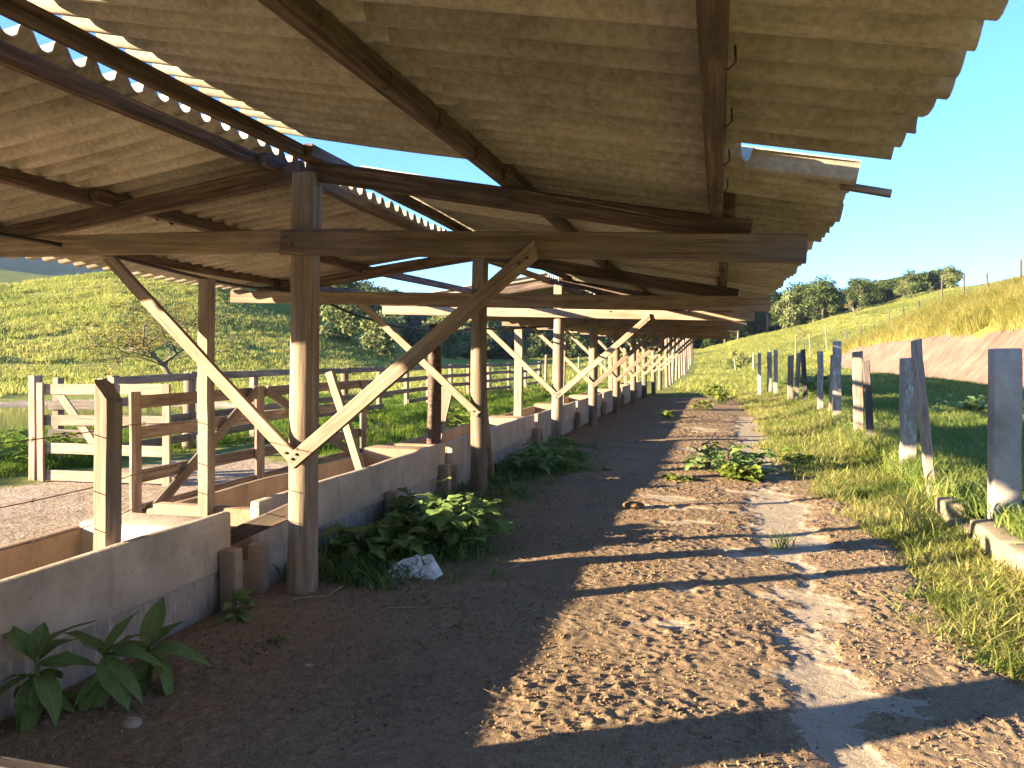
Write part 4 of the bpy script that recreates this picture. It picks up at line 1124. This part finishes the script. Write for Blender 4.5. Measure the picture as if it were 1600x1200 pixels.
def tree_kind(seed, mat, barkm, hgt=7.0, wid=5.0, nleaf=1500, ls=.26, nb=9, low=.35):
    rd = random.Random(seed); blobs = []
    for i in range(nb):
        a = rd.uniform(0, 6.283); r = wid * .36 * math.sqrt(rd.random()); z = hgt * rd.uniform(low + .12, .86)
        blobs.append((r * math.cos(a), r * math.sin(a), z, wid * rd.uniform(.16, .27)))
    blobs.append((0, 0, hgt * .84, wid * .2))
    cv, cfc = crown_geo(rd, blobs, nleaf, ls)
    c = bpy.data.meshes.new('crown'); c.from_pydata([tuple(v) for v in cv], [], cfc); c.materials.append(mat)
    V, F = tube_geo([(0, 0, -.3), (rd.uniform(-.15, .15), rd.uniform(-.1, .1), hgt * .3), (rd.uniform(-.2, .2), 0, hgt * .6), (0, 0, hgt * .8)], [hgt * .028, hgt * .022, hgt * .014, hgt * .005], 7)
    for (bx, by, bz, br) in blobs[:-1]:
        z0 = min(hgt * rd.uniform(.25, .5), bz - .2)
        v2, f2 = tube_geo([(0, 0, z0), (bx * .5, by * .5, z0 + (bz - z0) * .55), (bx, by, bz)], [hgt * .013, hgt * .009, hgt * .003], 5)
        b0 = len(V); V += v2; F += [tuple(q + b0 for q in f) for f in f2]
    t = bpy.data.meshes.new('trunk'); t.from_pydata([tuple(v) for v in V], [], F); t.materials.append(barkm); t.shade_smooth()
    return c, t
KIND = [tree_kind(1, M['leaf_tree'], M['bark'], 7, 6.5, 2400, .22, 13, .08), tree_kind(2, M['leaf_tree'], M['bark_dark'], 8, 7, 2400, .24, 14, .12), tree_kind(3, M['leaf_tree_b'], M['bark'], 6, 6, 2000, .22, 11, .1),
        tree_kind(4, M['leaf_tree'], M['bark'], 9, 6, 2200, .24, 12, low=.25), tree_kind(5, M['leaf_tree_b'], M['bark'], 5, 5.5, low=.15)]
def put_tree(kind, p, s, lab, group=None, name='tree', cat='tree'):
    t = empty(name, p, lab, cat, group)
    rz = random.uniform(0, 6.283)
    for me, nm in zip(KIND[kind], ('crown', 'trunk')):
        o = bpy.data.objects.new(nm, me); COL.objects.link(o); o.parent = t; o.rotation_euler = (0, 0, rz); o.scale = (s * random.uniform(.9, 1.1), s * random.uniform(.9, 1.1), s)
    return t
# woodland on the ridge to the right: each tree that stands out
ridge = []
for k in range(78):
    az = R(.4 + 14.6 * (k / 77.0) + random.uniform(-.4, .4)); d = random.uniform(142, 200)
    ridge.append((math.sin(az) * d, math.cos(az) * d))
ridge.sort(key=lambda q: math.atan2(q[0], q[1]))
for k, (x, yv) in enumerate(ridge):
    kd = random.choice([0, 0, 1, 1, 3, 2]); s = random.uniform(.5, .95) * float(np.interp(math.degrees(math.atan2(x, yv)), [0, 5, 9, 15], [1.35, 1.25, 1.05, .85]))
    look = ['rounded dark green', 'broad dark green', 'pale olive', 'tall dark green', 'low olive'][kd]
    put_tree(kd, (x, yv, h(x, yv) - .2), s, f'{look} tree in the ridge wood, {ordinal(k + 1)} from its left end', 'trees of the ridge wood')
# trees on the wooded hill on the left that stand out from the mass
spec = [((575, 500), 3, 1.5, 'tall rounded tree standing above the wood behind the corral'), ((520, 505), 1, 1.2, 'dark tree left of the tall rounded one above the wood'),
        ((655, 545), 2, 1.7, 'broad pale green tree at the edge of the wood left of the second column'), ((690, 560), 2, 1.3, 'olive tree beside the split log post at the foot of the wood'),
        ((545, 540), 4, 1.0, 'pale shrub on the hill slope right of the nearest column'), ((595, 560), 4, .9, 'greyish shrub at the foot of the green hill'), ((712, 565), 4, 1.1, 'pale round shrub between the split log post and the second column')]
for (px, py), kd, s, lab in spec:
    p = hit(px, py, 30)
    put_tree(kd, (p.x, p.y, p.z - .2), s, lab, None, 'shrub' if kd == 4 else 'tree', 'shrub' if kd == 4 else 'tree')
p = hit(213, 427, 30); put_tree(4, (p.x, p.y, p.z - .2), .55, 'small round shrub on the crest of the left hill', None, 'shrub', 'shrub')
# the wood itself, one mass
WK = []
for s in range(4):
    c, t = tree_kind(60 + s, M['leaf_wood'] if s % 2 else M['leaf_tree'], M['bark'], 10, 8, 900, .5, 8, .2)
    WK.append(bpy.data.objects.new('wood_kind', c))
n = 1300
az = np.radians(RNG.uniform(-36, 4, n)); d = RNG.uniform(150, 320, n)
wx, wy = np.sin(az) * d, np.cos(az) * d
hid = (np.degrees(az) < -35) | ((np.degrees(az) < -31) & (d < 235))
wx, wy = wx[~hid], wy[~hid]
az2 = np.radians(RNG.uniform(.5, 14.5, 320)); d2 = RNG.uniform(168, 225, 320)
wx = np.concatenate([wx, np.sin(az2) * d2]); wy = np.concatenate([wy, np.cos(az2) * d2]); m_ = len(wx); n_old = m_ - 320; rr = np.zeros((m_, 3)); rr[:, 2] = RNG.uniform(0, 6.283, m_)
lab_stuff(scatter('woodland', np.stack([wx, wy, H(wx, wy) - 1.0], 1), rr, RNG.uniform(.6, 1.15, m_) * np.where(np.arange(m_) < n_old, 1.0, .62), RNG.integers(0, 4, m_), WK), 'dense dark wood covering the far hillsides behind the corral and the ridge', 'wood')

# bare branching tree behind the corral fence
def bare_tree(name, p, hgt, seed, lab, leafm, nleaf=260, spread=1.0, ls=.05, mat=None, trunk=.34, keep=(.55, .8)):
    rd = random.Random(seed); V = []; F = []; tips = []
    def grow(a, d, L, r, lev):
        pts = [a]; cur = a.copy(); dd = d.copy()
        for i in range(3):
            dd = (dd + Vector((rd.gauss(0, .18), rd.gauss(0, .18), rd.gauss(.02, .1)))).normalized()
            cur = cur + dd * L / 3; pts.append(cur.copy())
        v2, f2 = tube_geo(pts, [r, r * .85, r * .72, r * .55], 5 if lev < 2 else 3)
        b0 = len(V); V.extend(v2); F.extend(tuple(q + b0 for q in f) for f in f2)
        if lev >= 4: tips.extend(pts[1:]); return
        for _ in range(rd.choice((2, 3, 3)) if lev else 5):
            k = rd.choice((1, 2, 3, 3)); ax_ = Vector((rd.gauss(0, 1), rd.gauss(0, 1), rd.gauss(0, .5))).normalized()
            nd_ = (dd + ax_ * rd.uniform(.5, .95) * spread).normalized()
            grow(pts[k], nd_, L * rd.uniform(*keep), r * .58, lev + 1)
    grow(Vector((0, 0, -.2)), Vector((.05, 0, 1)), hgt * trunk, hgt * .016, 0)
    t = empty(name, p, lab, 'tree')
    me = bpy.data.meshes.new('trunk'); me.from_pydata([tuple(v) for v in V], [], F); me.materials.append(mat or M['bark']); me.shade_smooth()
    o = bpy.data.objects.new('trunk', me); COL.objects.link(o); o.parent = t
    LV = []; LF = []
    for _ in range(nleaf):
        q = rd.choice(tips) + Vector((rd.gauss(0, .08), rd.gauss(0, .08), rd.gauss(0, .08)))
        u = Vector((rd.gauss(0, 1), rd.gauss(0, 1), rd.gauss(0, 1))).normalized(); v = u.orthogonal().normalized(); s = ls * rd.uniform(.6, 1.4); b0 = len(LV)
        LV += [q - u * s, q + v * s * .5, q + u * s, q - v * s * .5]; LF.append((b0, b0 + 1, b0 + 2, b0 + 3))
    me = bpy.data.meshes.new('crown'); me.from_pydata([tuple(v) for v in LV], [], LF); me.materials.append(leafm)
    o = bpy.data.objects.new('crown', me); COL.objects.link(o); o.parent = t
    return t
q = hit(285, 603, 20)
bare_tree('bare_tree', (q.x, q.y, q.z), 9.0, 5, 'nearly leafless tree with yellow leaves behind the corral, left of the big column', M['leaf_dry'], 1700, 1.35, .06, M['bark_olive'], .17, (.75, 1.05)).scale = (1.7, 1.7, 1)
q = hit(1155, 578, 20)
bare_tree('bush', (q.x, q.y, q.z - .5), 3.2, 9, 'round twiggy bush alone on the sunny meadow beyond the path', M['leaf_tree_b'], 1500, 1.5, .09)['category'] = 'bush'
for k, (px, py, hh, lab) in enumerate(((1335, 495, 4.5, 'pale leafless shrub on the meadow edge below the ridge wood'), (1250, 535, 3.5, 'small bare shrub low on the meadow left of the bank'))):
    q = hit(px, py, 20)
    bare_tree('bush', (q.x, q.y, q.z), hh, 30 + k, lab, M['leaf_dry'], 200, 1.3, .1)['category'] = 'bush'
# tall dry weeds on the bank top
for k, (px, py, hh) in enumerate(((1478, 452, 3.0), (1490, 450, 2.6), (1560, 436, 2.6), (1592, 430, 2.2), (1455, 462, 2.0), (1575, 432, 1.8))):
    q = hit(px, py, 10)
    bare_tree('dry_weed', (q.x, q.y, q.z), hh * .8, 50 + k, f'tall spindly dry weed on the bank top against the sky, {["third", "fourth", "tallest right-hand", "rightmost", "leftmost", "second from right"][k] if k != 0 else "tallest left-hand"}', M['leaf_tree_b'], 160, .55, .05)['category'] = 'weed'

# ================================================================== SMALL THINGS ON THE PATH
# crumpled plastic bag
bn = 40; V = []; F = []
for i in range(bn + 1):
    for j in range(bn + 1):
        u, v = i / bn, j / bn
        x = (u - .5) * .46 * (1 - .45 * abs(v - .4)) + .05 * (v - .5); yv = (v - .5) * .26 + .05 * math.sin(u * 5)
        e = min(1, min(u, 1 - u, v, 1 - v) * 6)
        ridge_ = math.exp(-((v - .62 - .1 * math.sin(u * 4)) / .26) ** 2) * float(sm(.0, .75, u))
        z = .006 + e * (.015 + .065 * ridge_) + e * .035 * abs(math.sin(u * 7 - v * 11 + 4 * float(vnoise(u * 3, v * 3, 2)))) + e * .03 * float(vnoise(u * 8, v * 8, 6))
        x += .02 * (float(vnoise(v * 7, u * 2, 9)) - .5); yv += .05 * (float(vnoise(u * 6, v * 2, 12)) - .5)
        V.append((x, yv, float(z)))
for i in range(bn):
    for j in range(bn):
        a = i * (bn + 1) + j; F.append((a, a + bn + 1, a + bn + 2, a + 1))
bag = mesh_obj('plastic_bag', V, F, M['bag'], None, True, Matrix.Translation((-2.08, 4.98, aisle_z(-2.1, 4.98) - .01)) @ Matrix.Rotation(.35, 4, 'Z'))
tag(bag, 'crumpled white plastic bag lying at the edge of the weeds', 'bag')
def lump(name, x, y, s, flat, mat, lab, cat, seed, group=None):
    import bmesh
    bm = bmesh.new(); bmesh.ops.create_icosphere(bm, subdivisions=3, radius=1)
    for v in bm.verts:
        k = .75 + .5 * float(fbm(np.array([v.co.x * 1.6 + seed]), np.array([v.co.y * 1.6 + v.co.z * 1.3]), 3, seed)[0])
        v.co = Vector((v.co.x * k * s, v.co.y * k * s * .8, v.co.z * k * s * flat))
    me = bpy.data.meshes.new(name); bm.to_mesh(me); bm.free(); me.materials.append(mat)
    o = bpy.data.objects.new(name, me); o.location = (x, y, aisle_z(x, y) + s * flat * .45); COL.objects.link(o)
    return tag(o, lab, cat, group)
lump('dung_pat', -.80, 7.62, .11, .42, M['dung'], 'orange brown dung lump at the edge of the shade', 'dung', 3)
lump('stone', -2.35, 2.62, .045, .6, M['stone'], 'pale stone in the shade by the broad-leaved plants', 'stone', 5)
lump('stone', -1.95, 3.35, .025, .5, M['stone'], 'small pale stone on the shaded dirt left of the middle', 'stone', 6)
lump('stone', .62, 3.98, .02, .6, M['stone'], 'small stone on the concrete strip at the edge of the shadow', 'stone', 7)
lump('stone', 1.12, 4.15, .03, .6, M['clod'], 'brown stone in the dirt near the verge grass', 'stone', 8)
def twig(pts, lab, r=.004):
    tag(tube('twig', [(x, y, aisle_z(x, y) + dz + .015) for x, y, dz in pts], r, M['straw'], None, 5), lab, 'twig')
twig([(-2.9, 4.1, 0), (-2.62, 4.13, .01), (-2.5, 4.2, .03), (-2.38, 4.3, .02), (-2.33, 4.42, .05)], 'pale crooked twig lying across the foot of the nearest column')
twig([(-1.95, 4.05, 0), (-1.9, 4.18, .02), (-1.75, 4.25, .01)], 'short pale twig on the shaded dirt below the bag')
twig([(-1.55, 5.05, 0), (-1.42, 5.15, .01), (-1.35, 5.3, .02)], 'bent pale twig on the dirt right of the bag')

# sunlit rail end just in front of the photographer
tag(board('near_rail', (-1.040, 0.750, 1.068), (-0.820, 0.810, 1.028), .05, .03, M['pale_wood'], None), 'sunlit plank end at the very bottom left corner of the picture', 'plank')

# ================================================================== HAZE
hz = [(x, y, z) for z in (-12, 250) for x, y in ((-2600, -400), (2600, -400), (2600, 3000), (-2600, 3000))]
hm = bpy.data.materials.new('thin_air'); hm.use_nodes = True
hn = hm.node_tree; hn.nodes.remove(hn.nodes['Principled BSDF'])
pvn = hn.nodes.new('ShaderNodeVolumePrincipled'); pvn.inputs['Density'].default_value = .00011; pvn.inputs['Color'].default_value = (.50, .72, 1.0, 1); pvn.inputs['Anisotropy'].default_value = 0.0
hn.links.new(pvn.outputs[0], hn.nodes['Material Output'].inputs['Volume'])
hzo = mesh_obj('haze', hz, [(0, 3, 2, 1), (4, 5, 6, 7), (0, 1, 5, 4), (1, 2, 6, 5), (2, 3, 7, 6), (3, 0, 4, 7)], hm)
tag(hzo, 'thin blue haze in the air before the far hills', 'haze', None, 'stuff')
